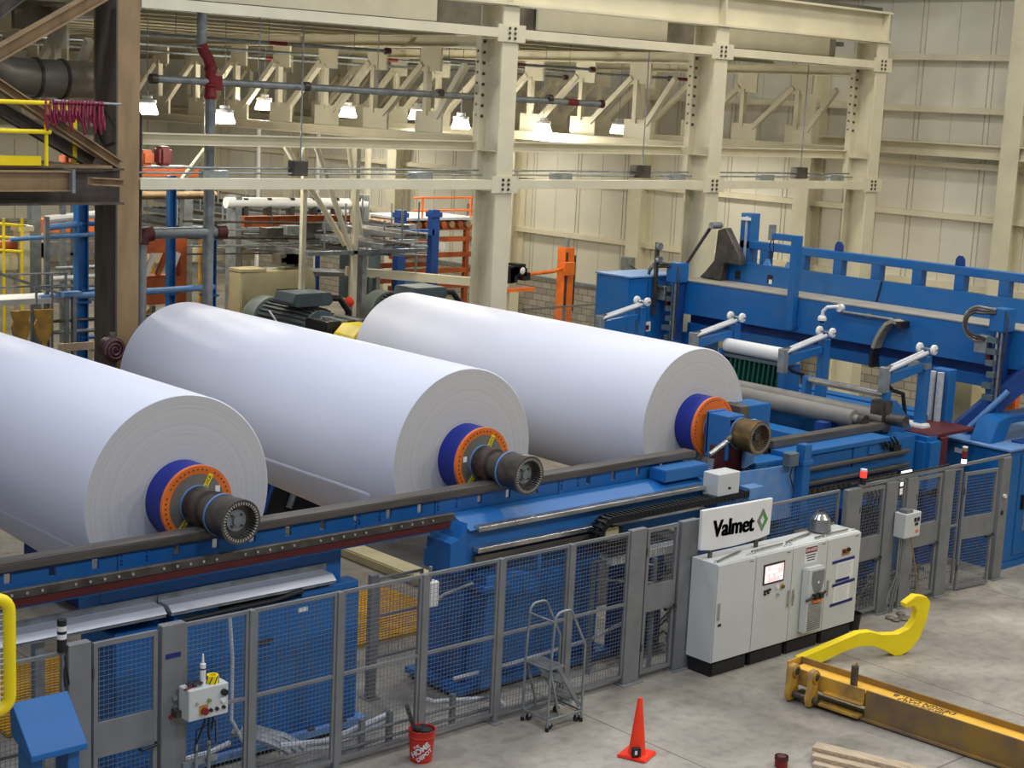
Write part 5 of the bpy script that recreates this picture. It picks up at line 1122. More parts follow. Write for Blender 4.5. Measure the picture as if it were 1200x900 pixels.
# conduits with junction boxes lying along the lowest tie beam
for i, (xa, xb, bays) in enumerate(((12.95, 20.35, 'left'), (20.9, 26.35, 'middle'), (26.95, 32.1, 'right'))):
    t = thing('conduit_run', 'thin grey conduits with a dark junction box on the lowest tie beam, %s bay' % bays, 'conduit', ((xa+xb)/2, 23.4, 5.95))
    for y, z in ((23.36, 6.0), (23.46, 6.08)): G().cyl((xa, y, z), (xb, y, z), .018, n=8).build('pipe', M['galv'], t)
    x, w = ((16.0, .3), (24.55, .45), (29.9, .4))[i]
    b = G().box(x, x+w, 23.3, 23.5, 5.96, 6.22).build('junction_box', M['dark'], t, bevel=.01); G().cyl((x+w/2+.05, 23.4, 6.2), (x+w/2+.05, 23.4, 8.55), .014, n=8).build('drop_rod', M['galv'], b)
    for x in ((14.2, 18.6), (22.2, 25.6), (28.6, 31.2))[i]: G().box(x, x+.5, 23.3, 23.45, 5.92, 6.04).build('clamp', M['galv'], t)
# electrical and downpipe on the wall
t = thing('wall_socket_box', 'grey junction box with cable on the wall column left of the blue end cabinet', 'box', (35.3, 33.4, 2.6)); G().box(35.1, 35.36, 33.4, 33.75, 2.55, 2.95).build('case', M['galv'], t, bevel=.01); G().tube([(35.2, 33.4, 2.7), (35.2, 33.1, 2.6), (35.2, 32.6, 2.7)], .015, 6).build('cable', M['black'], t)
t = thing('downpipe', 'white downpipe with valve right behind the column between the middle and right rolls', 'pipe', (35.2, 40.4, 0)); G().cyl((35.2, 40.6, 0), (35.2, 40.6, 6.2), .08, n=12).build('pipe', M['white'], t); G().tube([(35.1, 40.9, 4.0), (35.1, 40.9, 3.2), (35.15, 40.7, 2.6)], .05, 8).build('valve_pipe', M['galv'], t)
# ================================================================ machines beyond the column row
def motor(x, y, z, lab):
    t = thing('electric_motor', lab, 'motor', (x, y, 0), 'big grey-green drive motors')
    G().lathe([(0, .44), (1.75, .44)], (x, y, z), (0, 1, 0), 40).build('body', M['motor'], t)
    g = G()
    for k in range(30):
        a = 2*pi*k/30; u = Vector((cos(a), 0, sin(a))); c = Vector((x, y+.85, z))+u*.46; g.bar(c-Vector((0, .8, 0)), c+Vector((0, .8, 0)), .05, .012, up=Vector((-sin(a), 0, cos(a))))
    g.build('cooling_fins', M['dark'], t)['kind'] = 'stuff'
    G().lathe([(1.7, .5), (2.1, .5), (2.26, .42), (2.3, .2)], (x, y, z), (0, 1, 0), 40).build('fan_cowl', mat('motor_cowl_grey', rgb(128, 138, 132), .5), t)
    b = G().prism([(x-.4, z+.48), (x+.4, z+.48), (x+.48, z+.56), (x+.42, z+.74), (x-.42, z+.74), (x-.48, z+.56)], (0, y+.3, 0), (1, 0, 0), (0, 0, 1), (0, .7, 0)).build('terminal_box', M['motor'], t, bevel=.015)
    G().box(x-.2, x+.2, y+.4, y+.9, z+.38, z+.5).build('neck', M['dark'], t)
    G().tube([(x+.4, y+.5, z+.62), (x+.7, y+.4, z+.6), (x+.85, y+.3, z+.35), (x+.9, y+.3, z-.3)], .07, 10).build('cable', M['black'], t)
    G().box(x-.5, x+.5, y+.1, y+1.8, 0, z-.42).build('pedestal', M['blue_dark'], t)
    G().tube([(x-.42, y+1.2, z+.3), (x-.5, y+.7, z+.05), (x-.5, y+.2, z-.3)], .02, 6).build('white_cable', M['white'], t)
    return t
motor(18.25, 25.5, 2.78, 'big grey-green electric motor just behind the middle paper roll'); motor(21.7, 26.1, 2.68, 'big grey-green electric motor peeking over the right paper roll')
t = thing('gearbox', 'black gearbox with grey stripes between the motor and the yellow guard', 'gearbox', (18.3, 24.9, 0)); G().box(17.7, 18.7, 24.6, 25.3, 2.4, 3.14).build('case', M['black'], t, bevel=.02)
for x in (18.05, 18.4): G().box(x, x+.14, 24.59, 25.31, 2.4, 3.15).build('grey_stripe', M['galv'], t)
G().box(17.8, 18.6, 24.7, 25.2, 0, 2.4).build('pedestal', M['blue_dark'], t); G().tube(arc((17.85, 24.9, 3.14), .06, 0, pi, 6, (1, 0, 0), (0, 0, 1)), .015, 6).build('lifting_eye', M['galv'], t); G().box(17.5, 18.7, 24.7, 24.9, 2.98, 3.06).build('cover', M['galv'], t) if False else None
t = thing('coupling_guard', 'yellow faceted coupling guard behind the gap between middle and right rolls', 'guard', (18.1, 24, 0)); G().prism([(17.7, 2.45), (18.55, 2.45), (18.55, 3.0), (18.4, 3.13), (18.0, 3.13), (17.8, 2.95)], (0, 23.85, 0), (1, 0, 0), (0, 0, 1), (0, .65, 0)).build('hood', M['yellow'], t, bevel=.015); G().box(17.85, 18.5, 23.8, 24.3, 0, 2.45).build('stand', M['blue_dark'], t); G().cyl((18.35, 23.75, 2.6), (18.35, 23.85, 2.6), .26, n=20).build('wheel', M['motor'], t)
g = G(); random.seed(31)
for k in range(14): 
    x = 17.3+.5*random.random(); z = 2.5+.3*random.random(); g.tube([(x, 24.9, z), (x+.1, 24.8, z+.1), (x+.15, 24.85, z-.05)], .03, 6); g.box(x, x+.1, 24.8, 24.95, z, z+.08)
t = thing('pipe_fittings', 'cluster of small dark pipe fittings left of the black gearbox', 'fittings', (17.5, 24.9, 0)); g.build('fittings', M['dark'], t); G().box(17.2, 17.65, 24.75, 25.0, 0, 2.5).build('stand', M['blue_dark'], t)
t = thing('machine_cover', 'slanted beige machine cover with dark window behind the left motor', 'machine cover', (18.9, 28.3, 0))
G().prism([(17.9, 0), (19.95, 0), (19.85, 3.5), (19.75, 3.72), (18.0, 3.68)], (0, 28, 0), (1, 0, 0), (0, 0, 1), (0, .5, 0)).build('cover', M['beige'], t, bevel=.02)
w = G().box(18.85, 19.6, 27.97, 28.0, 2.95, 3.32).build('window_frame', M['dark'], t); G().box(18.9, 19.55, 27.96, 27.97, 2.99, 3.28).build('window_pane', M['galv'], w)
g = G(); random.seed(6)
for k in range(10): g.box(19.0+.4*random.random(), 19.2+.4*random.random(), 28.1, 28.4, 3.7+.25*random.random(), 3.85+.25*random.random())
g.build('top_fittings', M['duct'], t); G().box(18.0, 18.6, 28.0, 28.5, 3.7, 3.76).build('top_plate', M['beige'], t)
# blue posts and rails of the machine at the left
for i, (x, y, h, w, lab) in enumerate(((13.91, 27, 5.4, .2, 'tall blue post left of the brown column'), (16.62, 27, 4.6, .2, 'blue post directly under the grey riser pipe'), (16.0, 27.4, 5.7, .14, 'tall blue post between the brown column and the riser pipe'))):
    t = thing('machine_post', lab, 'post', (x, y, 0)); G().ibeam((x, y, 0), (x, y, h), w, w, .02, .02, up=(1, 0, 0)).build('post', B, t, smooth=0); G().box(x-w*.9, x+w*.9, y-w*.9, y+w*.9, 0, .03).build('foot_plate', B, t)
    for z in (2.6, 3.4, h-.1): G().box(x-w*.7, x+w*.7, y-w*.7, y+w*.7, z, z+.04).build('bracket', B, t)
def bars(name, lab, cat, items, loc, grp=None):
    t = thing(name, lab, cat, loc, grp)
    for nm, m, p0, p1, r in items: G().cyl(p0, p1, r, n=10).build(nm, M[m], t)
    return t
bars('pipe_run', 'blue-grey horizontal pipes between the blue posts left of the riser', 'pipe', [('pipe', 'blue_light', (13.0, 26.8, 3.55), (16.6, 26.8, 3.6), .06), ('pipe', 'blue_light', (12.5, 26.9, 4.6), (16.6, 26.9, 4.75), .04), ('pipe', 'galv', (13.0, 26.9, 2.9), (16.8, 26.9, 2.9), .04), ('pipe', 'dark', (13.0, 26.9, 3.1), (16.8, 26.9, 3.12), .03)], (15, 26.9, 2.8))
bars('hand_rail', 'blue tubular handrail left of the brown column at mid height', 'rail', [('rail_pipe', 'blue_light', (13.2, 27, 4.78), (13.9, 27, 4.85), .06), ('rail_pipe', 'blue', (13.9, 27, 4.85), (14.8, 27, 4.85), .05), ('rail_pipe', 'blue', (13.9, 27, 3.62), (14.9, 27, 3.62), .05), ('rail_pipe', 'blue', (13.9, 27, 2.75), (14.9, 27, 2.75), .035)], (13.9, 27, 2.7))
t = thing('rack_beam', 'orange horizontal beam behind the blue post at the left', 'beam', (15, 30, 0)); G().box(14.45, 16.3, 30, 30.2, 4.4, 4.67).build('beam', M['orange'], t); G().box(14.45, 16.3, 30, 30.2, 3.9, 4.2).build('grey_beam', M['galv'], t)
for x in (14.6, 16.1): G().box(x-.08, x+.08, 30.0, 30.2, 0, 4.4).build('leg', M['cream'], t)
t = thing('orange_machine', 'orange-red machine parts behind the drain pipe, right of the brown column', 'machine', (16.6, 29, 0))
for z, h in ((4.05, .4), (3.35, .22), (3.0, .2)): G().box(15.6, 17.1, 28.9, 29.4, z, z+h).build('crossbeam', M['rack_orange'], t)
for k in range(5): G().bar((15.7+.28*k, 28.85, 3.6), (15.9+.28*k, 28.85, 4.05), .1, .08).build('lattice_bar', M['rack_orange'] if k % 2 else M['white'], t)
G().box(15.5, 15.65, 28.9, 29.4, 0, 4.4).build('leg', M['rack_orange'], t); G().box(17.1, 17.25, 28.9, 29.4, 0, 4.4).build('leg', M['rack_orange'], t)
t = thing('red_machine', 'long red-brown roller assembly high up right of the brown column', 'machine', (16, 28, 5.2)); G().box(14.6, 17.9, 29.5, 30.2, 5.55, 5.75).build('beam', M['rack_orange'], t)
for k in range(6): G().box(14.9+.42*k, 15.2+.42*k, 29.55, 29.9, 5.76, 6.0+.08*(k % 3)).build('wrapped_part', M['maroon'] if k % 2 else M['rack_orange'], t, bevel=.06)
G().cyl((14.0, 28.4, 5.25), (17.6, 28.4, 5.25), .08, n=14).build('roller', M['tan'], t); G().box(14.2, 14.4, 29.6, 29.8, 0, 5.6).build('leg', M['galv'], t); G().box(17.6, 17.8, 29.6, 29.8, 0, 5.6).build('leg', M['galv'], t); 
for x in (14.2, 17.4): G().box(x, x+.1, 28.36, 28.44, 0, 5.2).build('leg', M['galv'], t)
t = thing('feed_roller', 'long white roller with orange frame in the middle of the background', 'roller', (21, 30, 0)); G().cyl((18.6, 29.6, 5.0), (22.3, 29.6, 4.95), .12, n=20).build('roller', M['white'], t); G().box(19.2, 22.3, 29.8, 30.0, 4.45, 4.68).build('orange_frame', M['rack_orange'], t)
for x in (18.8, 22.2): G().box(x, x+.14, 29.5, 29.9, 0, 5.15).build('leg', M['galv'], t)
for k in range(6): G().box(19.0+.6*k, 19.1+.6*k, 29.5, 29.7, 4.72, 5.1).build('bearing', M['dark'], t)
# ladder trays full of cable running away from the camera
def tray(x, z, y0, y1, w, lab):
    t = thing('cable_tray', lab, 'cable tray', (x, y0, z), 'cable trays behind the motors')
    for s in (-1, 1): G().box(x+s*w/2-.02, x+s*w/2+.02, y0, y1, z, z+.1).build('side_rail', M['galv'], t, smooth=0)
    g = G(); y = y0+.1
    while y < y1: g.box(x-w/2, x+w/2, y, y+.04, z+.02, z+.05); y += .3
    g.build('rungs', M['galv'], t, smooth=0)
    g = G(); random.seed(int(x*10+z*7))
    for k in range(4): xx = x-w/2+.08+k*(w-.16)/3; g.tube([(xx+.03*sin(j), y0+(y1-y0)*j/6, z+.08) for j in range(7)], .025, 6)
    g.build('cables', M['dark'], t)
    y = y0+.3
    while y < y1: G().cyl((x+w/2, y, z+.1), (x+w/2, y, z+.75), .02, n=6).build('hanger', M['galv'], t); y += 2
tray(20.6, 4.3, 26.2, 36, .7, 'lowest cable tray behind the left motor'); tray(21.4, 4.45, 26.6, 37, .6, 'cable tray second from the left behind the left motor'); tray(22.4, 4.45, 28.5, 38, .7, 'cable tray nearest the blue portal frame'); tray(19.6, 4.05, 27.5, 35, .6, 'leftmost cable tray behind the beige cover'); tray(21.0, 4.02, 27.2, 37, .5, 'low cable tray just above the motor cable'); tray(22.9, 4.2, 29.4, 38, .5, 'small cable tray right of the widest one')
bars('pipe_run', 'bundle of thin pipes slanting below the cable trays behind the motors', 'pipe', [('pipe', 'galv', (18.6, 31, 3.9+.12*k), (24.0, 29.4, 3.75+.1*k), .022+.008*(k % 3)) for k in range(6)], (21, 30, 3.7))
bars('pipe_run', 'thin grey hand pipes crossing above the beige cover', 'pipe', [('pipe', 'galv' if k % 2 else 'dark', (17.2, 29.0, 4.0+.17*k), (20.4, 28.6, 3.98+.16*k), .02+.006*(k % 3)) for k in range(5)], (19, 28.8, 4.0))
t = thing('tray_gantry', 'pale steel gantry with diagonal poles carrying the cable trays', 'steel frame', (20.5, 29, 0))
for x, y in ((19.0, 27.3), (20.1, 27.0), (21.9, 29.5), (23.4, 31)): G().box(x-.05, x+.05, y-.05, y+.05, 0, 6.3).build('post', M['cream'], t, smooth=0)
for p0, p1 in (((20.0, 27.2, 4.3), (18.6, 27.4, 6.3)), ((20.0, 27.0, 4.2), (18.9, 26.8, 6.4)), ((21.0, 28, 4.4), (20.3, 27.6, 6.4)), ((16.8, 27.5, 6.2), (16.2, 27.5, 5.5))): G().cyl(p0, p1, .06, n=10).build('diagonal_pole', M['cream'], t)
for z in (4.2, 4.55): G().box(18.9, 23.5, 29.2, 29.3, z-.15, z-.05).build('crossbar', M['galv'], t, smooth=0)
G().box(18.9, 22, 26.95, 27.05, 4.12, 4.2).build('crossbar', M['galv'], t, smooth=0)
for x in (26.9, 24.9): G().cyl((x, 38, 0), (x, 38, 6.4), .06, n=10).build('white_pole', M['white'], t)
for k in range(4): G().box(18.6+.7*k, 19.0+.7*k, 28.0+.3*k, 28.3+.3*k, 4.42, 4.6).build('grey_box', M['galv'] if k % 2 else M['dark'], t)
# walkway with rail
t = thing('walkway', 'grey walkway with hand rail running behind the motors', 'walkway', (22, 31, 3.2))
G().bar((19.5, 33, 3.2), (24.0, 30.2, 3.2), .8, .1).build('deck', M['galv'], t)
for z in (3.7, 4.15): G().cyl((19.5, 32.6, z), (24, 29.8, z), .025, n=8).build('rail_pipe', M['galv'], t)
for k in range(5): 
    p = Vector((19.5, 32.6, 0)).lerp(Vector((24, 29.8, 0)), k/4); G().cyl((p.x, p.y, 0), (p.x, p.y, 4.15), .03, n=8).build('upright', M['galv'], t)
t = thing('red_valve', 'small orange-red handwheel valve behind the cable of the left motor', 'valve', (19.9, 27, 0)); G().ball((20.0, 27, 3.12), .11, 12, 8).build('red_body', M['cone'], t); G().cyl((20.0, 27, 0), (20.0, 27, 3.1), .04, n=8).build('pipe', M['galv'], t)
# blue portal frame and orange stacker
t = thing('portal_frame', 'dark blue portal frame behind the right motor', 'machine frame', (24.9, 31, 0))
for x in (24.4, 25.45): G().box(x-.12, x+.12, 30.85, 31.05, 0, 4.68).build('post', M['blue_dark'], t, bevel=.01); G().box(x-.15, x+.15, 30.8, 31.1, 4.5, 4.62).build('collar', M['blue_dark'], t)
G().box(24.5, 25.4, 30.85, 31.05, 4.05, 4.2).build('top_bar', M['blue_dark'], t); G().box(24.5, 25.4, 30.85, 31.0, 2.9, 3.0).build('lower_bar', B, t)
t = thing('roll_stacker', 'orange tiered stacker frame right of the blue portal frame', 'machine', (26.3, 32, 0))
for z in (2.6, 3.0, 3.4, 3.8, 4.1): G().box(24.7, 27.3, 31.6, 31.75, z, z+.12).build('tier_beam', M['rack_orange'], t); G().box(24.7, 27.3, 33.0, 33.15, z, z+.12).build('tier_beam', M['rack_orange'], t)
for x in (24.8, 27.1): 
    for y in (31.68, 33.08): G().box(x, x+.12, y-.06, y+.06, 0, 4.3).build('post', M['rack_orange'], t)
for k in range(9): G().cyl((24.9+.27*k, 31.5, 4.25), (24.9+.27*k, 33.2, 4.25), .09, n=10).build('top_roller', M['rack_orange'] if k % 2 else M['tan'], t)
for x in (25.2, 26.2): G().cyl((x, 31.5, 3.7), (x, 33.2, 3.7), .12, n=12).build('white_roll', M['white'], t)
G().box(25.0, 27.4, 31.5, 33.2, 4.36, 4.42).build('top_sheet', M['alu'], t); 
for x in (25.6, 27.2): G().cyl((x, 31.6, 4.4), (x, 31.6, 4.95), .03, n=8).build('upright', M['orange'], t)
for z in (4.6, 4.92): G().cyl((25.3, 31.6, z), (27.3, 31.6, z), .025, n=8).build('guard_pipe', M['orange'], t)
t = thing('slat_screen', 'white slatted screen with blue edge left of the blue portal frame', 'screen', (23.3, 32.5, 0))
for k in range(9): G().box(23.2+.17*k, 23.26+.17*k, 32.6, 32.66, 3.9, 4.55).build('slat', M['white'], t)
G().box(23.1, 24.7, 32.55, 32.6, 4.5, 4.56).build('top_bar', M['white'], t); G().box(23.1, 23.18, 32.55, 32.65, 0, 4.7).build('blue_post', M['blue_dark'], t); G().box(24.64, 24.7, 32.55, 32.65, 0, 4.56).build('post', M['white'], t)
t = thing('long_beam', 'pale grey-green steel beam lying level behind the right motor', 'beam', (24.5, 29.8, 0)); G().bar((22.4, 30.4, 3.32), (25.8, 29.0, 3.05), .2, .2).build('beam', M['cream'], t); G().box(22.7, 22.85, 30.1, 30.3, 0, 3.2).build('leg', M['dark'], t); G().box(25.3, 25.45, 29.1, 29.3, 0, 3.0).build('leg', M['dark'], t); G().box(23.0, 23.1, 30.0, 30.15, 0, 3.2).build('leg', M['galv'], t)
t = thing('dark_hopper', 'dark grey tapered hopper left of the blue portal frame', 'hopper', (23.6, 31.4, 0)); G().prism([(23.3, 2.5), (24.1, 2.5), (24.1, 3.6), (23.7, 4.0), (23.3, 4.1)], (0, 31.3, 0), (1, 0, 0), (0, 0, 1), (0, .6, 0)).build('hopper', M['motor'], t); G().box(23.4, 23.5, 31.4, 31.5, 0, 2.5).build('leg', M['dark'], t); G().box(23.9, 24.0, 31.4, 31.5, 0, 2.5).build('leg', M['dark'], t)
# orange lift column with manipulator
t = thing('lift_manipulator', 'slim orange lift column with a side arm carrying a black gripper, before the block wall', 'lifting device', (30.2, 31, 0))
G().box(30.0, 30.36, 30.9, 31.2, 0, 3.62).build('column', M['orange'], t, bevel=.01); G().box(30.02, 30.08, 30.86, 30.9, .3, 3.5).build('rail_strip', M['dark'], t); G().box(30.38, 30.46, 30.95, 31.1, 1.9, 3.4).build('cable_chain', M['black'], t)
G().box(29.8, 30.2, 30.7, 30.9, 2.9, 3.25).build('carriage', M['orange'], t, bevel=.01); G().tube([(29.85, 30.8, 3.1), (29.5, 30.8, 3.02), (28.6, 30.8, 2.98)], .05, 10).build('side_arm', M['orange'], t); G().cyl((30.15, 31.0, 3.62), (30.15, 31.0, 3.85), .06, n=12).build('top_pulley', M['galv'], t)
g = G(); random.seed(14)
for k in range(9): 
    x = 27.6+.7*random.random(); z = 2.7+.4*random.random(); g.box(x, x+.25, 30.6, 31.0, z, z+.2)
g.build('gripper', M['black'], t); G().box(27.5, 28.7, 30.6, 31.0, 2.56, 2.64).build('gripper_tray', M['orange'], t); G().ball((28.2, 30.7, 3.1), .14, 12, 8).build('white_motor', M['white'], t); G().bar((27.9, 30.7, 2.56), (27.9, 30.7, 0.0), .3, .3).build('stand', M['cream'], t)
t = thing('inner_fence', 'low mesh fence before the block wall, behind the right paper roll', 'fence', (29, 29.5, 0)); 
for x in (27.3, 28.7, 30.1, 31.5): G().box(x, x+.06, 29.5, 29.56, 0, 2.3).build('post', M['grey'], t)
G().box(27.3, 31.5, 29.51, 29.55, 2.26, 2.3).build('top_rail', M['grey'], t); g = G(); wires(g, 27.3, 31.5, 29.53, .1, 2.26, .1, .1, .005); g.build('wire_mesh', M['mesh'], t)
# left background: stair, platform, brackets
t = thing('stair_rail', 'bright yellow stair rails in the left background', 'guard rail', (13.3, 29, 0))
for z in (4.2, 4.45, 4.7): G().cyl((12.0, 29, z+.1), (13.72, 29, z-.06), .03, n=8).build('rail_pipe', M['yellow'], t)
for x in (12.6, 13.35, 13.72): G().cyl((x, 29, 0), (x, 29, 4.78), .03, n=8).build('upright', M['yellow'], t)
t = thing('cream_block', 'cream machine housing with column below the yellow rails', 'machine', (13, 29.6, 0)); G().box(12.2, 13.8, 29.3, 30.2, 3.72, 4.08).build('housing', M['cream'], t, bevel=.04); G().box(13.82, 14.02, 29.3, 29.6, 0, 4.6).build('column', M['cream'], t); G().box(12.4, 12.6, 29.5, 29.8, 0, 3.72).build('leg', M['cream'], t); G().cyl((12.2, 29.5, 4.2), (13.8, 29.5, 4.2), .12, n=16).build('orange_roll', M['rack_orange'], t); G().box(13.78, 14.1, 29.28, 29.62, 4.5, 4.6).build('cap', M['cream'], t)
t = thing('service_platform', 'pale grey platform with thin rails at the left, behind the left paper roll', 'platform', (13, 27, 0)); G().box(11.5, 13.5, 26.7, 27.4, 3.46, 3.56).build('deck', M['enclosure'], t, smooth=0)
for z in (3.78, 4.0): G().cyl((11.5, 26.72, z), (13.5, 26.72, z), .018, n=8).build('rail_pipe', M['galv'], t)
for x in (12.0, 12.9, 13.2, 13.47): G().cyl((x, 26.72, 0), (x, 26.72, 4.0), .025, n=8).build('upright', M['galv'], t)
G().bar((12.0, 26.65, 4.1), (13.4, 26.6, 3.6), .05, .05).build('stair_stringer', M['galv'], t)
for i, (x, lab) in enumerate(((12.28, 'tan fan-shaped bracket stand nearest the left edge'), (12.7, 'tan fan-shaped bracket stand left of the grey posts'))):
    t = thing('bracket_stand', lab, 'stand', (x, 26, 0)); G().prism([(-.08, 2.9), (.08, 2.9), (.14, 3.05), (.17, 3.2), (.13, 3.3), (.18, 3.46), (-.18, 3.46), (-.13, 3.3), (-.17, 3.2), (-.14, 3.05)], (x, 26, 0), (1, 0, 0), (0, 0, 1), (0, .06, 0)).build('fan_plate', M['ochre'], t); G().box(x-.05, x+.05, 26.0, 26.06, 0, 2.9).build('post', M['ochre'], t)
t = thing('grey_post_pair', 'pair of galvanised posts with pale blue cap plate left of the brown column', 'post', (13.4, 26.5, 0))
for x in (13.36, 13.5): G().box(x, x+.07, 26.5, 26.57, 0, 3.6).build('post', M['galv'], t)
G().box(13.3, 13.66, 26.45, 26.65, 3.6, 3.68).build('cap_plate', M['blue_light'], t); G().box(13.12, 13.2, 26.8, 26.88, 0, 5.0).build('tall_post', M['galv'], t)
t = thing('timber_barrier', 'pale timber rail on short posts left of the foot of the brown column', 'barrier', (13.1, 25.5, 0)); G().box(12.7, 13.42, 25.44, 25.5, 2.8, 2.93).build('timber_rail', M['wood'], t)
for x in (12.75, 13.3): G().box(x, x+.07, 25.5, 25.56, 0, 2.93).build('post', M['wood'], t)
bars('pipe_run', 'bundle of thin grey pipes high in the left background', 'pipe', [('pipe', 'galv', (12.5, 28.6, 5.2), (15.9, 28.6, 5.15), .05), ('pipe', 'white', (13.9, 28.4, 4.8), (15.6, 28.4, 4.95), .08), ('pipe', 'galv', (14.0, 28.2, 3.9), (15.6, 28.2, 3.9), .04), ('pipe', 'white', (13.9, 28.2, 3.7), (15.6, 28.2, 3.75), .05), ('pipe', 'galv', (13.9, 28.2, 3.55), (15.6, 28.2, 3.55), .03), ('pipe', 'dark', (12, 28.8, 5.1), (16, 28.8, 5.05), .03)], (13, 28.4, 3.5))
t = thing('pipe_trestle', 'grey trestle holding up the thin pipes left of the brown column', 'trestle', (14.6, 28.4, 0)); 
for x in (14.5, 15.0): G().box(x, x+.06, 28.5, 28.58, 0, 5.3).build('post', M['galv'], t)
for z in (2.2, 2.8, 3.2, 4.1, 5.1): G().box(14.5, 15.06, 28.5, 28.58, z, z+.05).build('rung', M['galv'], t)
t = thing('stair_stringer', 'dim yellow-brown stair frame behind the drain pipe', 'stair', (16, 28, 0)); 
for k in range(3): G().bar((14.9+.5*k, 28.2, 2.0), (16.0+.5*k, 28.2, 3.0), .06, .1).build('stringer', M['ochre'], t)
for x in (15.2, 16.0, 16.8): G().box(x, x+.08, 28.1, 28.18, 0, 3.1).build('post', M['duct'], t)
t = thing('barrier_stand', 'small yellow barrier stand right of the riser pipe', 'guard rail', (18, 30, 0)); 
for x in (17.4, 18.6, 19.6): G().box(x, x+.08, 30.6, 30.68, 0, 4.3).build('upright', M['ochre'], t)
G().box(17.4, 19.7, 30.6, 30.68, 4.2, 4.28).build('top_bar', M['ochre'], t); G().box(17.3, 20.2, 30.9, 31.0, 3.6, 3.9).build('white_beam', M['cream'], t); G().box(17.4, 17.5, 30.9, 31.0, 0, 3.6).build('leg', M['cream'], t); G().box(20.0, 20.1, 30.9, 31.0, 0, 3.6).build('leg', M['cream'], t)
# floor beneath the rolls
t = thing('yellow_grating', 'yellow grating panel on the floor between the two blue rail stands', 'floor grating', (14, 17.7, 0)); g = G(); 
y = 16.7
while y < 18.7: g.box(12.3, 14.6, y, y+.05, .02, .06); y += .085
g.build('slats', mat('yellow_floor_grating', rgb(222, 168, 20), .55), t, smooth=0); G().box(12.3, 14.6, 16.7, 18.75, 0, .02).build('backing', M['ochre'], t, smooth=0)
t = thing('yellow_grating', 'yellow grating panel on the floor seen through the fence at the left', 'floor grating', (8.6, 17.7, 0)); g = G(); y = 16.5
while y < 18.7: g.box(7.6, 9.6, y, y+.05, .02, .06); y += .085
g.build('slats', bpy.data.materials['yellow_floor_grating'], t, smooth=0); G().box(7.6, 9.6, 16.5, 18.75, 0, .02).build('backing', M['ochre'], t, smooth=0)
t = thing('pit_curb', 'low cream concrete curb on the floor behind the gap between the blue stands', 'curb', (15.3, 19.2, 0)); G().box(15.1, 15.5, 16.2, 22.4, 0, .16).build('curb', M['beige'], t, bevel=.02)
struct(G().box(15.5, 21, 16.2, 22.9, .002, .012), 'trim_80', mat('dark_pit_floor', rgb(70, 68, 66), .7), smooth=0)  # dark of the pit beyond the curb, put into a flat sheet's colour
t = thing('roll_lowerator', 'dark blue machine base low under the paper rolls', 'machine base', (11.5, 20.5, 0)); G().box(10.4, 12.3, 19.6, 22.0, .012, .75).build('base', M['blue_dark'], t, bevel=.02)
for k in range(5): G().cyl((10.5+.4*k, 19.5, .85), (10.5+.4*k, 22, .85), .1, n=12).build('roller', M['dark'], t)
t = thing('roll_lowerator', 'blue machine base low beneath the left paper roll at the left edge', 'machine base', (6.5, 17.5, 0)); G().box(5.0, 6.9, 16.6, 19, 0, .8).build('base', B, t, bevel=.02); G().box(5.0, 7.0, 16.4, 16.7, .0, .55).build('top_rail', M['dark'], t)
t = thing('drive_stand', 'dark drive-side machine low behind the left and middle rolls, with blue pipes', 'machine base', (16, 23.4, 0)); G().box(13.9, 18.6, 23.2, 23.9, 0, 1.5).build('base', M['black'], t)
for k in range(6): G().tube([(14.3+.55*k, 23.15, .1), (14.5+.55*k, 23.1, .7), (14.8+.55*k, 23.12, .8), (14.9+.55*k, 23.15, 1.4)], .06, 8).build('pipe', M['blue_dark'] if k % 3 else M['galv'], t)
# inside guard and conduits by the blue stands
t = thing('inner_barrier', 'short grey inner mesh barrier beside the right end of the tall blue stand', 'fence', (12.1, 15.15, 0)); post(t, 11.66, 11.78, 15.15, 1.6, .08); mesh_panel(t, 11.79, 12.5, 15.15, .5, 1.55, (1.05,), .03)
t = thing('conduit', 'shiny flexible conduit sweeping over the floor inside the fence, below the white box', 'conduit', (12.2, 14.2, 0)); G().tube([(11.42, 13.8, 1.2), (11.42, 13.85, .75), (11.5, 13.9, .45), (11.8, 14.0, .3), (12.4, 14.0, .2), (12.8, 13.98, .12), (12.85, 13.9, .05)], .032, 10).build('pipe', M['alu'], t); G().tube([(12.4, 14.36, .35), (13.4, 14.36, .35), (14.8, 14.36, .4), (15.6, 14.36, .55), (15.7, 14.36, .8)], .025, 8).build('pipe', M['alu'], t)
t = thing('junction_box', 'small white junction box on the fence post between the two blue stands', 'box', (11.35, 13.6, 1.5)); G().box(11.33, 11.55, 13.69, 13.8, 1.62, 1.92).build('case', M['white'], t, bevel=.01); G().cyl((11.45, 13.74, 1.92), (11.45, 13.74, 2.1), .02, n=8).build('gland', M['galv'], t); G().tube([(11.6, 13.76, 1.68), (11.9, 14.0, 1.62), (12.5, 14.2, 1.6)], .02, 8).build('pipe', M['galv'], t)
t = thing('conduit', 'silver conduits running along the foot of the tall blue stand', 'conduit', (9.6, 14.1, 0)); 
G().tube([(8.2, 14.15, .35), (8.8, 14.15, .35), (9.05, 14.15, .4)], .03, 8).build('pipe', M['alu'], t); G().tube([(9.15, 14.35, 1.75), (9.16, 14.3, 1.3), (9.16, 14.3, .6), (9.25, 14.2, .35)], .022, 8).build('pipe', M['alu'], t)
for k in range(3): G().tube([(9.2+.12*k, 14.35, .42), (9.5+.12*k, 14.1, .32), (9.7+.1*k, 13.95, .2)], .045, 8).build('grey_hose', M['galv'], t)
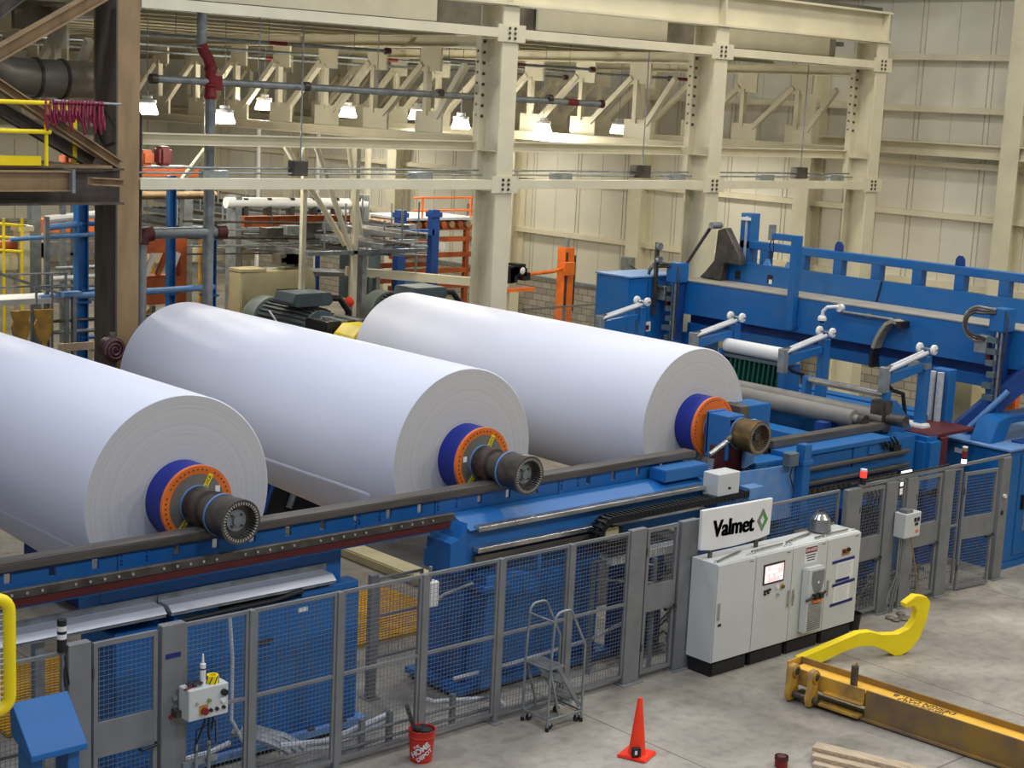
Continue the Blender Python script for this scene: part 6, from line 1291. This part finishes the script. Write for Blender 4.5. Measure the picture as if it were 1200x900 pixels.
for k in range(2): G().tube([(9.6, 14.0, .2+.08*k), (10.2, 13.95, .14+.07*k), (10.9, 14.0, .2+.07*k), (11.2, 14.05, .22+.07*k)], .035, 8).build('pipe', M['alu'], t)
t = thing('floor_rail', 'pair of thin grey pipes along the floor just inside the fence', 'pipe', (11.5, 13.8, 0)); 
for z in (.12, .26): G().cyl((10.3, 13.82, z), (12.6, 13.82, z), .02, n=8).build('pipe', M['galv'], t)
for x in (10.6, 11.0, 11.95): G().box(x, x+.06, 13.84, 13.9, 0, .4).build('stub_post', M['grey'], t)
# bright cable covers on top of the tall blue stand
for i, (x0, x1, lab) in enumerate(((5.2, 8.42, 'left long bright aluminium channel lying across above the gate'), (8.48, 10.62, 'right bright aluminium channel lying on the tall blue stand'))):
    t = thing('cable_cover', lab, 'cable cover', (x0, 14.6, 1.84)); G().prism([(14.42, 1.90), (14.5, 1.96), (14.7, 1.96), (14.7, 1.9)], (x0, 0, 0), (0, 1, 0), (0, 0, 1), (x1-x0, 0, 0)).build('bright_lid', M['alu'], t, smooth=0); G().box(x0-.02, x1+.05, 14.7, 14.71, 1.86, 2.03).build('back_flange', M['galv'], t, smooth=0); G().box(x0, x1, 14.44, 14.68, 1.86, 1.9).build('tray', M['galv'], t, smooth=0)
    for x in ([5.3, 7.0] if i == 0 else [8.7, 10.3]): G().box(x, x+.1, 14.55, 14.65, 0 if i == 0 else 1.742, 1.86).build('bracket', M['galv'], t)
t = thing('hose_bundle', 'black hoses bundled on top of the tall blue stand under the aluminium channel', 'hoses', (9.6, 14.5, 1.74))
for k in range(3): G().tube([(8.6, 14.46+.06*k, 1.78), (9.3, 14.47+.06*k, 1.79), (9.8, 14.46+.05*k, 1.8), (10.15, 14.42+.05*k, 1.86)], .03, 8).build('hose', M['black'], t)
# small things behind the ladder
t = thing('step_frame', 'grey step frame inside the fence, right end of the right-hand blue stand', 'frame', (15.2, 14.0, 0)); 
for z in (1.55, 1.3): G().cyl((14.6, 14.2, z), (15.4, 13.85, z-.1), .02, n=8).build('rail_pipe', M['galv'], t)
for p in ((14.6, 14.2), (15.4, 13.85)): G().box(p[0]-.025, p[0]+.025, p[1]-.025, p[1]+.025, 0, 1.55).build('upright', M['galv'], t)
t = thing('cable_tangle', 'dark tangle of cables and braces under the cable chain behind the gate', 'cables', (15.8, 14.1, 0)); g = G(); random.seed(17)
for k in range(30): 
    x = 15.3+.9*random.random(); z = .1+1.1*random.random(); y = 14.2+.3*random.random(); g.tube([(x, y, z), (x+.1, y-.05, z+.12), (x+.25, y, z+.02), (x+.3, y+.05, z-.1)], .016, 6)
g.build('cables', M['duct'], t)['kind'] = 'stuff'; G().box(15.3, 16.3, 14.5, 14.6, 0, 1.45).build('back_plate', M['blue_dark'], t)
